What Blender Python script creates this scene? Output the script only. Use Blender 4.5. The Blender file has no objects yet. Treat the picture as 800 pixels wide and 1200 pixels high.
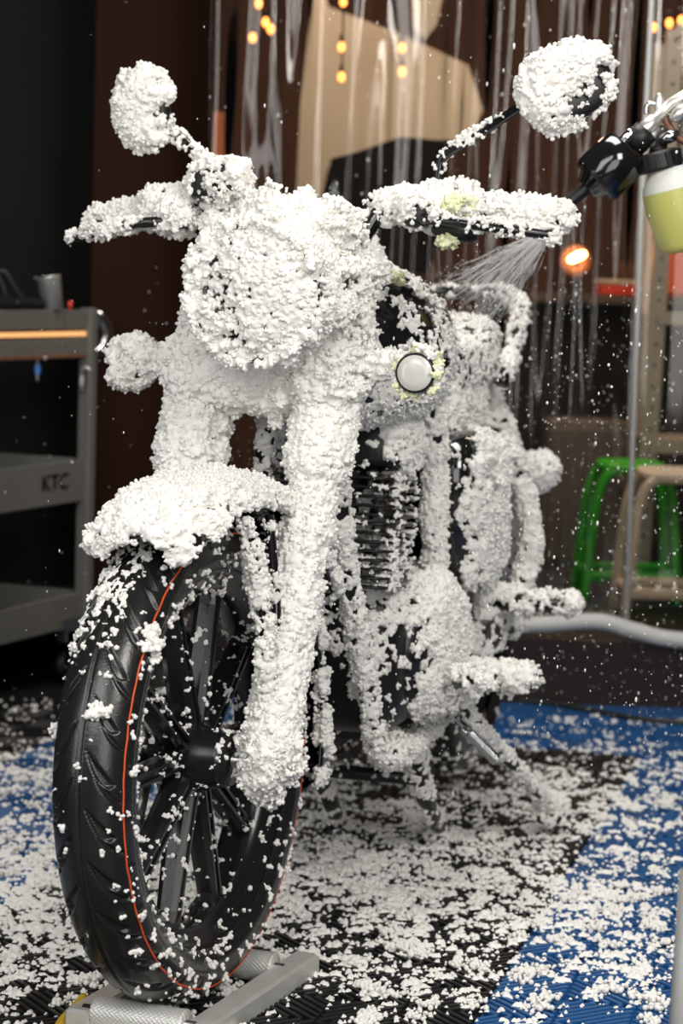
import bpy, bmesh, math, random
import numpy as np
from mathutils import Vector, Matrix

# ------------------------------------------------------------------ camera, world, lights
scene = bpy.context.scene
COL = scene.collection
FPX = 2700.0
CAM_H = 0.97
PITCH = math.atan(270 / FPX)
ROLL = math.radians(1.7)
_F = np.array([0, math.cos(PITCH), -math.sin(PITCH)])
_R0 = np.array([1.0, 0, 0]); _U0 = np.array([0, math.sin(PITCH), math.cos(PITCH)])
_R = _R0 * math.cos(ROLL) + _U0 * math.sin(ROLL)
_U = _U0 * math.cos(ROLL) - _R0 * math.sin(ROLL)
cam_data = bpy.data.cameras.new('camera')
cam = bpy.data.objects.new('camera', cam_data)
COL.objects.link(cam)
m3 = Matrix(((_R[0], _U[0], -_F[0]), (_R[1], _U[1], -_F[1]), (_R[2], _U[2], -_F[2])))
cam.matrix_world = Matrix.Translation((0, 0, CAM_H)) @ m3.to_4x4()
cam_data.sensor_width = 36.0
cam_data.lens = 81.0
cam_data.clip_start = 0.05
cam_data.dof.use_dof = True
cam_data.dof.focus_distance = 2.98
cam_data.dof.aperture_fstop = 5.6
scene.camera = cam

vs = scene.view_settings
vs.view_transform = 'Standard'; vs.look = 'None'; vs.gamma = 1.0
vs.use_curve_mapping = False
vs.exposure = -0.19
try:
    scene.cycles.use_denoising = True
    scene.cycles.transparent_max_bounces = 24
    scene.cycles.max_bounces = 8
    scene.cycles.sample_clamp_indirect = 6.0
except Exception:
    pass
world = bpy.data.worlds.new('world'); scene.world = world
world.use_nodes = True
world.node_tree.nodes['Background'].inputs[0].default_value = (0.72, 0.70, 0.70, 1)
world.node_tree.nodes['Background'].inputs[1].default_value = 0.07

def area_light(name, loc, target, size, energy, color=(1, 1, 1), size_y=None):
    l = bpy.data.lights.new(name, 'AREA'); l.energy = energy; l.color = color
    l.shape = 'RECTANGLE'; l.size = size; l.size_y = size_y or size
    o = bpy.data.objects.new(name, l); COL.objects.link(o)
    o.location = loc
    o.rotation_euler = (Vector(target) - Vector(loc)).to_track_quat('-Z', 'Y').to_euler()
    return o

area_light('ceiling_softlight_left', (-1.1, 0.2, 2.3), (-0.05, 3.3, 0.6), 1.7, 57, (1.0, 0.985, 0.95))
area_light('front_fill_light', (0.7, -0.7, 1.3), (0.0, 3.3, 0.45), 1.8, 40, (1.0, 0.975, 0.94))
area_light('right_fill_light', (1.3, 0.9, 2.5), (0.15, 3.8, 0.5), 0.9, 62, (1.0, 0.965, 0.91), 1.2)  # unseen fill added on the right to lift the tank and rear foam
area_light('rear_fill_light', (0.3, 3.9, 3.1), (0.25, 4.0, 0.0), 0.6, 50, (1.0, 0.96, 0.9), 1.6)  # unseen overhead light added to brighten the rear of the bike and the floor
area_light('side_highlight_light', (-2.0, 1.5, 1.0), (-0.3, 3.0, 0.5), 0.5, 10, (0.97, 0.98, 1.0), 1.3)  # unseen light added for the soft highlight on the front tyre

# ------------------------------------------------------------------ helpers
def at(x, y, Y):
    v = _F + _R * ((x - 400) / FPX) + _U * ((600 - y) / FPX)
    return np.array([0, 0, CAM_H]) + v * (Y / v[1])

def frame(th, ox, oy):
    t = math.radians(th)
    return (np.array([-math.sin(t), -math.cos(t), 0]), np.array([math.cos(t), -math.sin(t), 0]), np.array([ox, oy, 0.0]))
FR = frame(22, -0.1743, 3.0)          # steering assembly: x forward, y bike left, z up, from under the front axle
BD = frame(15, -0.0657, 3.2689)       # body: from under the steering head
AX = 0.338
LEAN = math.radians(1.5)
def FM(x, y, z):
    return FR[2] + FR[0] * x + FR[1] * y + np.array([0, 0, z])
def FP(x, y, z):
    dz = z - AX; c, s = math.cos(LEAN), math.sin(LEAN)
    return FM(x, y * c - dz * s, AX + y * s + dz * c)
def BP(x, y, z):
    return BD[2] + BD[0] * x + BD[1] * y + np.array([0, 0, z])
def WP(x, y, z):
    return np.array([x, y, z], dtype=float)

def link_mesh(name, me, mat, parent=None):
    o = bpy.data.objects.new(name, me); COL.objects.link(o)
    if mat: me.materials.append(mat)
    if parent:
        o.parent = parent
        pw = parent.get('_t')
        o.location = (-parent['_t'][0], -parent['_t'][1], -parent['_t'][2]) if pw is not None else (0, 0, 0)
    return o

def mk(name, verts, faces, mat, parent=None, smooth=True):
    me = bpy.data.meshes.new(name)
    me.from_pydata([tuple(map(float, v)) for v in verts], [], faces)
    me.update()
    if smooth:
        me.polygons.foreach_set('use_smooth', [True] * len(me.polygons))
    return link_mesh(name, me, mat, parent)

ROOTS = []
def thing(name, label, cat, loc, group=None):
    o = bpy.data.objects.new(name, None); COL.objects.link(o)
    o.location = tuple(map(float, loc)); o['_t'] = [float(c) for c in loc]
    o['label'] = label; o['category'] = cat
    if group: o['group'] = group
    o.empty_display_size = 0.05
    ROOTS.append(o)
    return o
def tag(o, label=None, cat=None, group=None, kind=None):
    if label: o['label'] = label
    if cat: o['category'] = cat
    if group: o['group'] = group
    if kind: o['kind'] = kind
    return o

class MB:
    def __init__(s): s.v = []; s.f = []
    def add(s, v, f):
        n = len(s.v); s.v += [np.array(p, dtype=float) for p in v]; s.f += [tuple(i + n for i in q) for q in f]; return s
    def ring_loft(s, rings, cap=True, closed=True):
        n = len(rings[0]); v = [p for r in rings for p in r]; f = []
        for i in range(len(rings) - 1):
            for j in range(n if closed else n - 1):
                k = (j + 1) % n
                f.append((i * n + j, i * n + k, (i + 1) * n + k, (i + 1) * n + j))
        if cap:
            f.append(tuple(range(n - 1, -1, -1))); f.append(tuple((len(rings) - 1) * n + j for j in range(n)))
        return s.add(v, f)
    def tube(s, pts, rad, seg=14, cap=True):
        pts = [np.array(p, dtype=float) for p in pts]
        if not hasattr(rad, '__len__'): rad = [rad] * len(pts)
        rings = []; up = None
        for i, p in enumerate(pts):
            t = pts[min(i + 1, len(pts) - 1)] - pts[max(i - 1, 0)]
            t = t / (np.linalg.norm(t) + 1e-12)
            if up is None:
                a = np.array([0, 0, 1.0]) if abs(t[2]) < 0.9 else np.array([1.0, 0, 0])
                up = np.cross(t, a)
            up = up - t * (up @ t); up /= np.linalg.norm(up) + 1e-12
            w = np.cross(t, up)
            rings.append([p + rad[i] * (math.cos(2 * math.pi * k / seg) * up + math.sin(2 * math.pi * k / seg) * w) for k in range(seg)])
        return s.ring_loft(rings, cap)
    def lathe(s, prof, o, ax, seg=32, cap=False, closed=False):
        ax = np.array(ax, dtype=float); ax /= np.linalg.norm(ax)
        a = np.array([0, 0, 1.0]) if abs(ax[2]) < 0.9 else np.array([1.0, 0, 0])
        u = np.cross(ax, a); u /= np.linalg.norm(u); w = np.cross(ax, u)
        o = np.array(o, dtype=float)
        rings = [[o + ax * h + r * (math.cos(2 * math.pi * k / seg) * u + math.sin(2 * math.pi * k / seg) * w) for k in range(seg)] for h, r in prof]
        if closed: rings.append(rings[0])
        return s.ring_loft(rings, cap)
    def sup(s, c, a, b, d, e1=1.0, e2=1.0, nu=28, nv=16):
        """superellipsoid; a, b, d half-axis vectors"""
        c = np.array(c, dtype=float); a = np.array(a); b = np.array(b); d = np.array(d)
        sg = lambda x, e: math.copysign(abs(x) ** e, x)
        rings = []
        for i in range(nv + 1):
            ph = -math.pi / 2 + math.pi * i / nv
            ph = max(-1.5607, min(1.5607, ph))
            rings.append([c + a * sg(math.cos(ph), e1) * sg(math.cos(2 * math.pi * k / nu), e2) + b * sg(math.cos(ph), e1) * sg(math.sin(2 * math.pi * k / nu), e2) + d * sg(math.sin(ph), e1) for k in range(nu)])
        return s.ring_loft(rings, True)
    def box(s, c, a, b, d, bev=0.0):
        """box with half-axis vectors a, b, d, edges cut by bev"""
        c = np.array(c, dtype=float); a = np.array(a, dtype=float); b = np.array(b, dtype=float); d = np.array(d, dtype=float)
        la, lb = np.linalg.norm(a), np.linalg.norm(b); ld = np.linalg.norm(d)
        bev = min(bev, la * .9, lb * .9, ld * .9)
        def ring(k, ins):
            x = 1 - ins / la; y = 1 - ins / lb
            xb = max(0, 1 - (ins + bev) / la); yb = max(0, 1 - (ins + bev) / lb)
            return [c + d * k + a * p + b * q for p, q in ((x, -yb), (x, yb), (xb, y), (-xb, y), (-x, yb), (-x, -yb), (-xb, -y), (xb, -y))]
        if bev <= 0:
            v = [c + a * i + b * j + d * k for k in (-1, 1) for i, j in ((-1, -1), (1, -1), (1, 1), (-1, 1))]
            return s.add(v, [(3, 2, 1, 0), (4, 5, 6, 7), (0, 1, 5, 4), (1, 2, 6, 5), (2, 3, 7, 6), (3, 0, 4, 7)])
        kb = 1 - bev / ld
        return s.ring_loft([ring(-1, bev), ring(-kb, 0), ring(kb, 0), ring(1, bev)])
    def build(s, name, mat, parent=None, smooth=True):
        return mk(name, s.v, s.f, mat, parent, smooth)

def spl(pts, n=8):
    P = [np.array(p, dtype=float) for p in pts]
    P = [2 * P[0] - P[1]] + P + [2 * P[-1] - P[-2]]
    out = []
    for i in range(1, len(P) - 2):
        for k in range(n):
            t = k / n; a, b, c, d = P[i - 1:i + 3]
            out.append(.5 * (2 * b + (c - a) * t + (2 * a - 5 * b + 4 * c - d) * t * t + (3 * b - a - 3 * c + d) * t ** 3))
    out.append(P[-2]); return out

def V(fn, x, y, z):      # direction in a frame
    return fn(x, y, z) - fn(0, 0, 0)

# ---- numpy noise
def _h(i, j, k, s):
    n = (i.astype(np.int64) * 73856093) ^ (j.astype(np.int64) * 19349663) ^ (k.astype(np.int64) * 83492791) ^ (s * 2654435761 % (1 << 31))
    n &= 0x7fffffff
    n = (n ^ (n >> 13)) * 1274126177 & 0x7fffffff
    n = (n ^ (n >> 16)) * 668265263 & 0x7fffffff
    return ((n ^ (n >> 15)) & 0xffff) / 65535.0
def vn(P, s=0):
    I = np.floor(P).astype(np.int64); f = P - I; f = f * f * (3 - 2 * f)
    x, y, z = f[:, 0], f[:, 1], f[:, 2]; r = 0
    for a in (0, 1):
        for b in (0, 1):
            for c in (0, 1):
                r = r + (x if a else 1 - x) * (y if b else 1 - y) * (z if c else 1 - z) * _h(I[:, 0] + a, I[:, 1] + b, I[:, 2] + c, s)
    return r
def fbm(P, s=0, o=3):
    r = 0; w = 0; a = 1.0
    for k in range(o):
        r = r + a * vn(P * 2.03 ** k + 17.3 * k, s + k); w += a; a *= .55
    return r / w

# ---- foam made of many little clumps
def _ico(sub):
    bm = bmesh.new(); bmesh.ops.create_icosphere(bm, subdivisions=sub, radius=1.0)
    v = np.array([x.co[:] for x in bm.verts]); f = np.array([[q.index for q in x.verts] for x in bm.faces]); bm.free(); return v, f
ICO1, ICO2 = _ico(1), _ico(2)
def spheres(name, C, R, ico, scl=None):
    v0, f0 = ico; n = len(C)
    S = np.ones((n, 3)) if scl is None else scl
    v = (v0[None] * (R[:, None] * S)[:, None, :] + C[:, None, :]).reshape(-1, 3)
    f = (f0[None] + (np.arange(n) * len(v0))[:, None, None]).reshape(-1, 3)
    me = bpy.data.meshes.new(name)
    me.vertices.add(len(v)); me.vertices.foreach_set('co', v.astype(np.float32).ravel())
    me.loops.add(f.size); me.loops.foreach_set('vertex_index', f.astype(np.int32).ravel())
    me.polygons.add(len(f)); me.polygons.foreach_set('loop_start', (np.arange(len(f)) * 3).astype(np.int32))
    me.polygons.foreach_set('loop_total', np.full(len(f), 3, dtype=np.int32))
    me.update(calc_edges=True)
    me.polygons.foreach_set('use_smooth', np.ones(len(f), dtype=bool))
    return me
def sample(objs, spacing, rng):
    PP, NN = [], []
    for o in objs:
        me = o.data; me.calc_loop_triangles()
        nt = len(me.loop_triangles)
        tv = np.empty(nt * 3, dtype=np.int32); me.loop_triangles.foreach_get('vertices', tv); tv = tv.reshape(-1, 3)
        co = np.empty(len(me.vertices) * 3); me.vertices.foreach_get('co', co); co = co.reshape(-1, 3)
        A, B, C = co[tv[:, 0]], co[tv[:, 1]], co[tv[:, 2]]
        nr = np.cross(B - A, C - A); ar = np.linalg.norm(nr, axis=1) / 2 + 1e-12
        n = int(ar.sum() / spacing ** 2) + 4
        idx = rng.choice(nt, n, p=ar / ar.sum())
        a, b = rng.random((2, n)); q = a + b > 1; a[q] = 1 - a[q]; b[q] = 1 - b[q]
        PP.append(A[idx] + (B - A)[idx] * a[:, None] + (C - A)[idx] * b[:, None])
        NN.append(nr[idx] / (2 * ar[idx])[:, None])
    return np.vstack(PP), np.vstack(NN)
def grit(m2, vox, seed):
    nv = len(m2.vertices)
    co = np.empty(nv * 3, dtype=np.float32); m2.vertices.foreach_get('co', co); co = co.reshape(-1, 3).astype(float)
    nn = np.empty(nv * 3, dtype=np.float32); m2.vertices.foreach_get('normal', nn); nn = nn.reshape(-1, 3).astype(float)
    co = co + nn * ((vn(co * 330, 3) - .5) * .0018)[:, None]
    nf = len(m2.polygons); fq = np.empty(len(m2.loops), dtype=np.int32); m2.loops.foreach_get('vertex_index', fq)
    lt = np.empty(nf, dtype=np.int32); m2.polygons.foreach_get('loop_total', lt)
    rng = np.random.default_rng(seed + 500)
    pick = rng.random(nv) < .030 * (vox / .002) ** 2 * (.4 + 1.2 * vn(co * 55, 4))
    c = co[pick]; n = len(c); rr = rng.uniform(.0016, .0036, n)
    c = c + nn[pick] * (rr * .35)[:, None]
    v0, f0 = ICO1
    v = (v0[None] * (rr[:, None] * rng.uniform(.75, 1.25, (n, 3)))[:, None, :] + c[:, None, :]).reshape(-1, 3)
    f = (f0[None] + (np.arange(n) * len(v0))[:, None, None]).reshape(-1) + nv
    me = bpy.data.meshes.new('foam')
    V_ = np.vstack([co, v]); L_ = np.concatenate([fq, f]); T_ = np.concatenate([lt, np.full(n * len(f0), 3, dtype=np.int32)])
    me.vertices.add(len(V_)); me.vertices.foreach_set('co', V_.astype(np.float32).ravel())
    me.loops.add(len(L_)); me.loops.foreach_set('vertex_index', L_.astype(np.int32))
    me.polygons.add(len(T_)); me.polygons.foreach_set('loop_start', np.concatenate([[0], np.cumsum(T_)[:-1]]).astype(np.int32)); me.polygons.foreach_set('loop_total', T_.astype(np.int32))
    me.update(calc_edges=True); me.polygons.foreach_set('use_smooth', np.ones(len(T_), dtype=bool))
    bpy.data.meshes.remove(m2)
    return me
def foam(objs, parent, cover=.9, thick=.014, r=(.0022, .0048), freq=28.0, bias=(0, 0, 1), amt=.15, vox=.0020, seed=1, spacing=.0042, keep=None, mat=None, name='foam'):
    rng = np.random.default_rng(seed)
    if not isinstance(objs, (list, tuple)): objs = [objs]
    P, N = sample(objs, spacing, rng)
    u = fbm(P * freq, seed, 3) + .34 * (vn(P * 130, seed + 9) - .5) + .12 * (vn(P * 260, seed + 19) - .5)
    u = np.argsort(np.argsort(u)) / len(u)
    b = np.array(bias, dtype=float); b /= np.linalg.norm(b)
    c = cover + amt * (N @ b)
    if keep is not None: c = c * keep(P, N) 
    k = u < c
    P, N, u, c = P[k], N[k], u[k], c[k]
    if len(P) < 4: return None
    th = thick * np.clip((c - u) / .35, .12, 1) * (.50 + .55 * fbm(P * 45, seed + 5, 2) + .45 * vn(P * 130, seed + 6))
    rr = rng.uniform(r[0], r[1], len(P))
    j = rng.normal(0, .0012, P.shape)
    C1 = P + N * (th - rr * .6)[:, None] + j
    big = (th > .007) & (rng.random(len(P)) < .4)
    C2 = P[big] + N[big] * (th[big] * .4)[:, None]; R2 = th[big] * .55 + .001
    me = spheres('foam_src', np.vstack([C1, C2]), np.concatenate([rr, R2]), ICO1)
    o = bpy.data.objects.new('foam_src', me); COL.objects.link(o)
    md = o.modifiers.new('r', 'REMESH'); md.mode = 'VOXEL'; md.voxel_size = vox; md.use_smooth_shade = True
    dg = bpy.context.evaluated_depsgraph_get(); dg.update()
    m2 = bpy.data.meshes.new_from_object(o.evaluated_get(dg))
    COL.objects.unlink(o); bpy.data.objects.remove(o); bpy.data.meshes.remove(me)
    m2 = grit(m2, vox, seed)
    m2.name = name; m2.materials.clear()
    f = link_mesh(name, m2, mat or M['foam'], parent)
    f['kind'] = 'stuff'
    return f

# ------------------------------------------------------------------ materials
M = {}
def nt(name):
    m = bpy.data.materials.new(name); m.use_nodes = True; M[name] = m
    return m, m.node_tree, m.node_tree.nodes['Principled BSDF']
def pm(name, col, rough=.5, metal=0.0, spec=.5, bump=0.0, bscale=80.0, coat=0.0, vary=0.0, vscale=6.0):
    m, t, p = nt(name)
    p.inputs['Base Color'].default_value = (*col, 1); p.inputs['Roughness'].default_value = rough
    p.inputs['Metallic'].default_value = metal; p.inputs['Specular IOR Level'].default_value = spec
    p.inputs['Coat Weight'].default_value = coat
    tc = t.nodes.new('ShaderNodeTexCoord')
    if bump:
        n = t.nodes.new('ShaderNodeTexNoise'); n.inputs['Scale'].default_value = bscale; n.inputs['Detail'].default_value = 6
        b = t.nodes.new('ShaderNodeBump'); b.inputs['Strength'].default_value = bump; b.inputs['Distance'].default_value = .002
        t.links.new(tc.outputs['Object'], n.inputs['Vector']); t.links.new(n.outputs['Fac'], b.inputs['Height']); t.links.new(b.outputs['Normal'], p.inputs['Normal'])
    n = t.nodes.new('ShaderNodeTexNoise'); n.inputs['Scale'].default_value = vscale; n.inputs['Detail'].default_value = 5
    t.links.new(tc.outputs['Object'], n.inputs['Vector'])
    mx = t.nodes.new('ShaderNodeMix'); mx.data_type = 'RGBA'
    mx.inputs[6].default_value = (*[c * (1 - vary) for c in col], 1); mx.inputs[7].default_value = (*[min(1, c * (1 + vary)) for c in col], 1)
    t.links.new(n.outputs['Fac'], mx.inputs[0]); t.links.new(mx.outputs[2], p.inputs['Base Color'])
    return m
m = pm('foam', (.87, .855, .82), .8, 0, .2, bump=.15, bscale=300, vary=.02)
m.node_tree.nodes['Principled BSDF'].inputs['Subsurface Weight'].default_value = 0.0
m.node_tree.nodes['Principled BSDF'].inputs['Subsurface Radius'].default_value = (1, .97, .93)
m.node_tree.nodes['Principled BSDF'].inputs['Subsurface Scale'].default_value = .012
pm('green_foam', (.82, .86, .56), .7, 0, .3, bump=.5, bscale=300, vary=.1, vscale=60)
pm('rubber', (.013, .013, .013), .26, 0, .6, bump=.15, bscale=240, vary=.3, vscale=40)
pm('black_paint', (.008, .008, .009), .12, 0, .5, coat=.6, vary=.2)
pm('black_alloy', (.012, .012, .013), .24, .1, .5, bump=.06, bscale=200, vary=.2, vscale=30)
pm('black_engine', (.012, .012, .013), .38, .3, .5, bump=.25, bscale=160, vary=.3, vscale=20)
pm('black_plastic', (.011, .011, .012), .45, 0, .45, bump=.15, bscale=300, vary=.2)
pm('vinyl', (.012, .012, .012), .5, 0, .4, bump=.3, bscale=300, vary=.2)
pm('chrome', (.75, .75, .76), .12, 1, .5, vary=.05)
pm('steel', (.42, .42, .41), .35, 1, .5, bump=.1, bscale=120, vary=.2, vscale=30)
pm('orange_line', (.75, .09, .015), .45, vary=.1, vscale=60)
pm('orange_plastic', (.7, .12, .02), .35, vary=.1)
pm('mirror_glass', (.8, .8, .82), .03, 1)
pm('aluminium', (.66, .66, .63), .45, .45, .5, bump=.15, bscale=150, vary=.18, vscale=25)
pm('trolley_grey', (.16, .155, .14), .5, .2, .4, bump=.06, bscale=100, vary=.12, vscale=9)
pm('copper_strip', (.25, .12, .07), .5, .3)
pm('brushed_steel', (.75, .74, .70), .34, .75, .5, vary=.1)
pm('black_cloth', (.01, .01, .011), .85, 0, .2, bump=.6, bscale=90)
pm('green_net', (.12, .35, .22), .8, bump=.5, bscale=400)
pm('blue_plastic', (.05, .2, .6), .4)
pm('red_plastic', (.65, .05, .02), .4)
pm('wall_black', (.012, .012, .012), .8, 0, .1, bump=.1, bscale=30, vary=.2, vscale=2)
pm('wall_brown', (.024, .0095, .006), .85, 0, .08, bump=.1, bscale=30, vary=.3, vscale=1.5)
pm('curb_brown', (.020, .012, .010), .5, 0, .3, bump=.25, bscale=60, vary=.3, vscale=8)
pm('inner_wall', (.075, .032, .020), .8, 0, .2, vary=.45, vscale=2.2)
pm('inner_floor', (.03, .032, .036), .45, 0, .3, vary=.3, vscale=5)
pm('beige_board', (.52, .47, .38), .7, 0, .3, vary=.06)
pm('rack_grey', (.42, .41, .38), .5, .1, .4, vary=.08, vscale=12)
pm('bench_dark', (.05, .045, .04), .6, vary=.2)
pm('cabinet_grey', (.12, .115, .108), .55, vary=.08)
pm('green_stool', (.03, .50, .02), .4, vary=.08)
pm('white_stool', (.85, .80, .70), .45, vary=.06)
pm('hose_white', (.62, .62, .60), .5, bump=.2, bscale=120, vary=.06, vscale=20)
pm('tile_black', (.013, .013, .014), .36, 0, .5, bump=.1, bscale=200, vary=.3, vscale=20)
pm('tile_blue', (.015, .095, .27), .36, 0, .5, bump=.1, bscale=200, vary=.15, vscale=20)
pm('subfloor', (.012, .012, .012), .4, 0, .5, bump=.3, bscale=60, vary=.4, vscale=12)
pm('yellow', (.75, .5, .03), .5)
pm('orange_cloth', (.55, .2, .10), .8, vary=.15, vscale=12)
pm('post_grey', (.30, .30, .29), .5, .2)
pm('seal', (.02, .02, .02), .5)
def emit(name, col, s):
    m, t, p = nt(name)
    p.inputs['Base Color'].default_value = (*col, 1); p.inputs['Emission Color'].default_value = (*col, 1); p.inputs['Emission Strength'].default_value = s
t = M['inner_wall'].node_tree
mp = t.nodes.new('ShaderNodeMapping'); mp.inputs['Scale'].default_value = (26, 1, .7)  # curtain's light streaks painted into the wall colour as vertical stripes
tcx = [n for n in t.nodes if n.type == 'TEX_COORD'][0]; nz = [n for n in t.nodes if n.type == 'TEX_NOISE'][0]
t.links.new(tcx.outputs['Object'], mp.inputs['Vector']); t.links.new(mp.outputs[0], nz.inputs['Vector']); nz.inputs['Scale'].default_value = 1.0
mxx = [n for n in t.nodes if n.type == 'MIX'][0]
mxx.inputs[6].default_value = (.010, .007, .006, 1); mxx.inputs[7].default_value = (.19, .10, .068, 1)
emit('bulb_orange', (1.0, .32, .07), 9)
emit('lamp_glow', (1.0, .5, .18), 40)
emit('led_strip', (1.0, .5, .2), .8)
def glassy(name, tint, fac, rough=.04, gcol=(1, 1, 1)):
    m, t, p = nt(name)
    out = t.nodes['Material Output']; t.nodes.remove(p)
    tr = t.nodes.new('ShaderNodeBsdfTransparent'); tr.inputs[0].default_value = (*tint, 1)
    gl = t.nodes.new('ShaderNodeBsdfGlossy'); gl.inputs['Roughness'].default_value = rough; gl.inputs[0].default_value = (*gcol, 1)
    fr = t.nodes.new('ShaderNodeFresnel'); fr.inputs[0].default_value = 1.45
    ml = t.nodes.new('ShaderNodeMath'); ml.operation = 'MULTIPLY_ADD'; ml.inputs[1].default_value = 1.3; ml.inputs[2].default_value = fac; ml.use_clamp = True
    mx = t.nodes.new('ShaderNodeMixShader')
    t.links.new(fr.outputs[0], ml.inputs[0]); t.links.new(ml.outputs[0], mx.inputs[0]); t.links.new(tr.outputs[0], mx.inputs[1]); t.links.new(gl.outputs[0], mx.inputs[2]); t.links.new(mx.outputs[0], out.inputs[0])
    return m
glassy('pvc', (.86, .82, .77), .01, .075, (.5, .5, .5))
glassy('clear_lens', (.9, .9, .9), .1, .1)
pm('frosted_lens', (.62, .62, .58), .25, 0, .6, coat=.5, vary=.08, vscale=60)
m, t, p = nt('bottle_plastic')
p.inputs['Base Color'].default_value = (.85, .85, .80, 1); p.inputs['Roughness'].default_value = .35; p.inputs['Subsurface Weight'].default_value = .4; p.inputs['Subsurface Scale'].default_value = .02
m, t, p = nt('bottle_liquid')
p.inputs['Base Color'].default_value = (.66, .66, .20, 1); p.inputs['Roughness'].default_value = .3; p.inputs['Subsurface Weight'].default_value = .4; p.inputs['Subsurface Scale'].default_value = .02
m, t, p = nt('spray_water')
out = t.nodes['Material Output']
tr = t.nodes.new('ShaderNodeBsdfTransparent'); mx = t.nodes.new('ShaderNodeMixShader'); mx.inputs[0].default_value = .22
p.inputs['Base Color'].default_value = (.8, .8, .8, 1); p.inputs['Roughness'].default_value = .4
t.links.new(tr.outputs[0], mx.inputs[1]); t.links.new(p.outputs[0], mx.inputs[2]); t.links.new(mx.outputs[0], out.inputs[0])

# ------------------------------------------------------------------ the setting
def struct(name, mb, mat, smooth=False):
    o = mb.build(name, M[mat], None, smooth); o['kind'] = 'structure'; return o
X, Yv, Z = WP(1, 0, 0), WP(0, 1, 0), WP(0, 0, 1)
GA = math.radians(14)
GU = WP(math.cos(GA), -math.sin(GA), 0); GV = WP(math.sin(GA), math.cos(GA), 0)
struct('floor', MB().box((0, 3.2, -.03), X * 3.4, Yv * 3.5, Z * .0175), 'subfloor')
# ribbed interlocking floor tiles
def tile_mesh():
    mb = MB(); T = .4; c = T / 4; z = Z
    mb.box((T / 2, T / 2, -.0095), X * (T / 2 - .001), Yv * (T / 2 - .001), Z * .0015)
    for i in range(4):
        for j in range(4):
            ox, oy = (i + .5) * c, (j + .5) * c
            s = 1 if (i + j) % 2 else -1
            d = WP(.7071, .7071 * s, 0); n = WP(-.7071 * s, .7071, 0)
            for k in range(-5, 6):
                off = k * .0128
                h = (c * .7071 - abs(off)) - .004
                if h < .006: continue
                mb.box(WP(ox, oy, -.004) + n * off, d * h, n * .0036, Z * .004, .0012)
    return mb
tmb = tile_mesh()
tile_me = {}
for cn in ('black', 'blue'):
    me = bpy.data.meshes.new('floor_tile_' + cn); me.from_pydata([tuple(v) for v in tmb.v], [], tmb.f); me.update(); me.materials.append(M['tile_' + cn]); tile_me[cn] = me
U0_, V0_ = -.53, 4.77
for iu in range(-5, 5):
    for iv in range(-6, 1):
        u = U0_ + iu * .4; v = V0_ + iv * .4
        if iu < -4 and iv < 2:
            col = 'black'
        col = 'blue' if (iu >= 0 or iv >= 0 or iu == -3) else 'black'
        if iu <= -4: col = 'black'
        c0 = GU * u + GV * v
        me = tile_me[col]
        cc = c0 + GU * .2 + GV * .2
        if cc[1] < 2.3 or cc[0] > 1.4 or cc[0] < -1.6 : continue
        if (c0 + GV * .4)[1] > 5.45 or (c0 + GV * .4 + GU * .4)[1] > 5.6: continue
        o = bpy.data.objects.new('floor', me); COL.objects.link(o); o.location = tuple(c0); o.rotation_euler = (0, 0, -GA); o['kind'] = 'structure'
# blue border running to the platform
mb = MB()
mb.box(WP(.55, 5.245, -.006), X * .75, Yv * .09, Z * .0045)
struct('floor', mb, 'tile_blue')
# raised platform front, brown, and the inner floor on it
struct('wall_curb', MB().box((.75, 5.36, .07), X * 1.12, Yv * .025, Z * .082, .004), 'curb_brown')
struct('floor', MB().box((.9, 7.0, .14), X * 2.0, Yv * 1.6, Z * .012), 'inner_floor')
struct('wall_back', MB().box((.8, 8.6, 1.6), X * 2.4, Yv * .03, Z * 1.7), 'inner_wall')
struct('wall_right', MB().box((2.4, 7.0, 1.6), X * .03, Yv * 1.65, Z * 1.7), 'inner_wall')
struct('ceiling', MB().box((.9, 7.0, 3.1), X * 2.0, Yv * 1.65, Z * .03), 'wall_black')
xw = at(243, 400, 5.7)[0]
xl = at(106, 400, 5.7)[0]
struct('wall_front', MB().box(((xw + xl) / 2, 5.70, 1.55), X * (xw - xl) / 2, Yv * .03, Z * 1.6, .004), 'wall_brown')
struct('wall_left', MB().box((-1.6, 6.05, 1.55), X * (1.6 + xl + .1), Yv * .03, Z * 1.6), 'wall_black')

# ------------------------------------------------------------------ inner workshop behind the curtain
def ribbon(name, fx, x0, x1, z0, z1, nx, nz, mat, parent=None):
    v = []; f = []
    for j in range(nz + 1):
        for i in range(nx + 1):
            x = x0 + (x1 - x0) * i / nx; z = z0 + (z1 - z0) * j / nz
            v.append(fx(x, z))
    for j in range(nz):
        for i in range(nx):
            a = j * (nx + 1) + i; f.append((a, a + 1, a + nx + 2, a + nx + 1))
    o = mk(name, v, f, mat, parent)
    md = o.modifiers.new('s', 'SOLIDIFY'); md.thickness = .0012
    return o
rnd = random.Random(4)
waves = [(rnd.uniform(22, 60) if _ < 4 else rnd.uniform(60, 120), rnd.uniform(0, 6.28), rnd.uniform(.5, 1) if _ < 4 else rnd.uniform(.12, .35), rnd.uniform(-2.5, 2.5)) for _ in range(8)]
def pleat(x, z):
    hh = min(1, max(0, (z - .15) / 1.2)); a = .0012 + .0075 * hh ** 1.3
    w = sum(am * math.sin(k * (x + .02 * math.sin(z * 1.7 + ph)) + ph + sl * z) for k, ph, am, sl in waves)
    return WP(x, 5.345 + a * w + .012 * math.sin(x * 17 + z * .7), z)
xr = at(750, 300, 5.35)[0]
ct = thing('plastic_curtain', 'clear pleated plastic curtain hanging over the raised doorway', 'curtain', (0, 5.345, .165))
xw = at(243, 400, 5.35)[0]
ribbon('sheet', pleat, xw - .01, xr, .165, 2.2, 420, 30, M['pvc'], ct)
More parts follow.
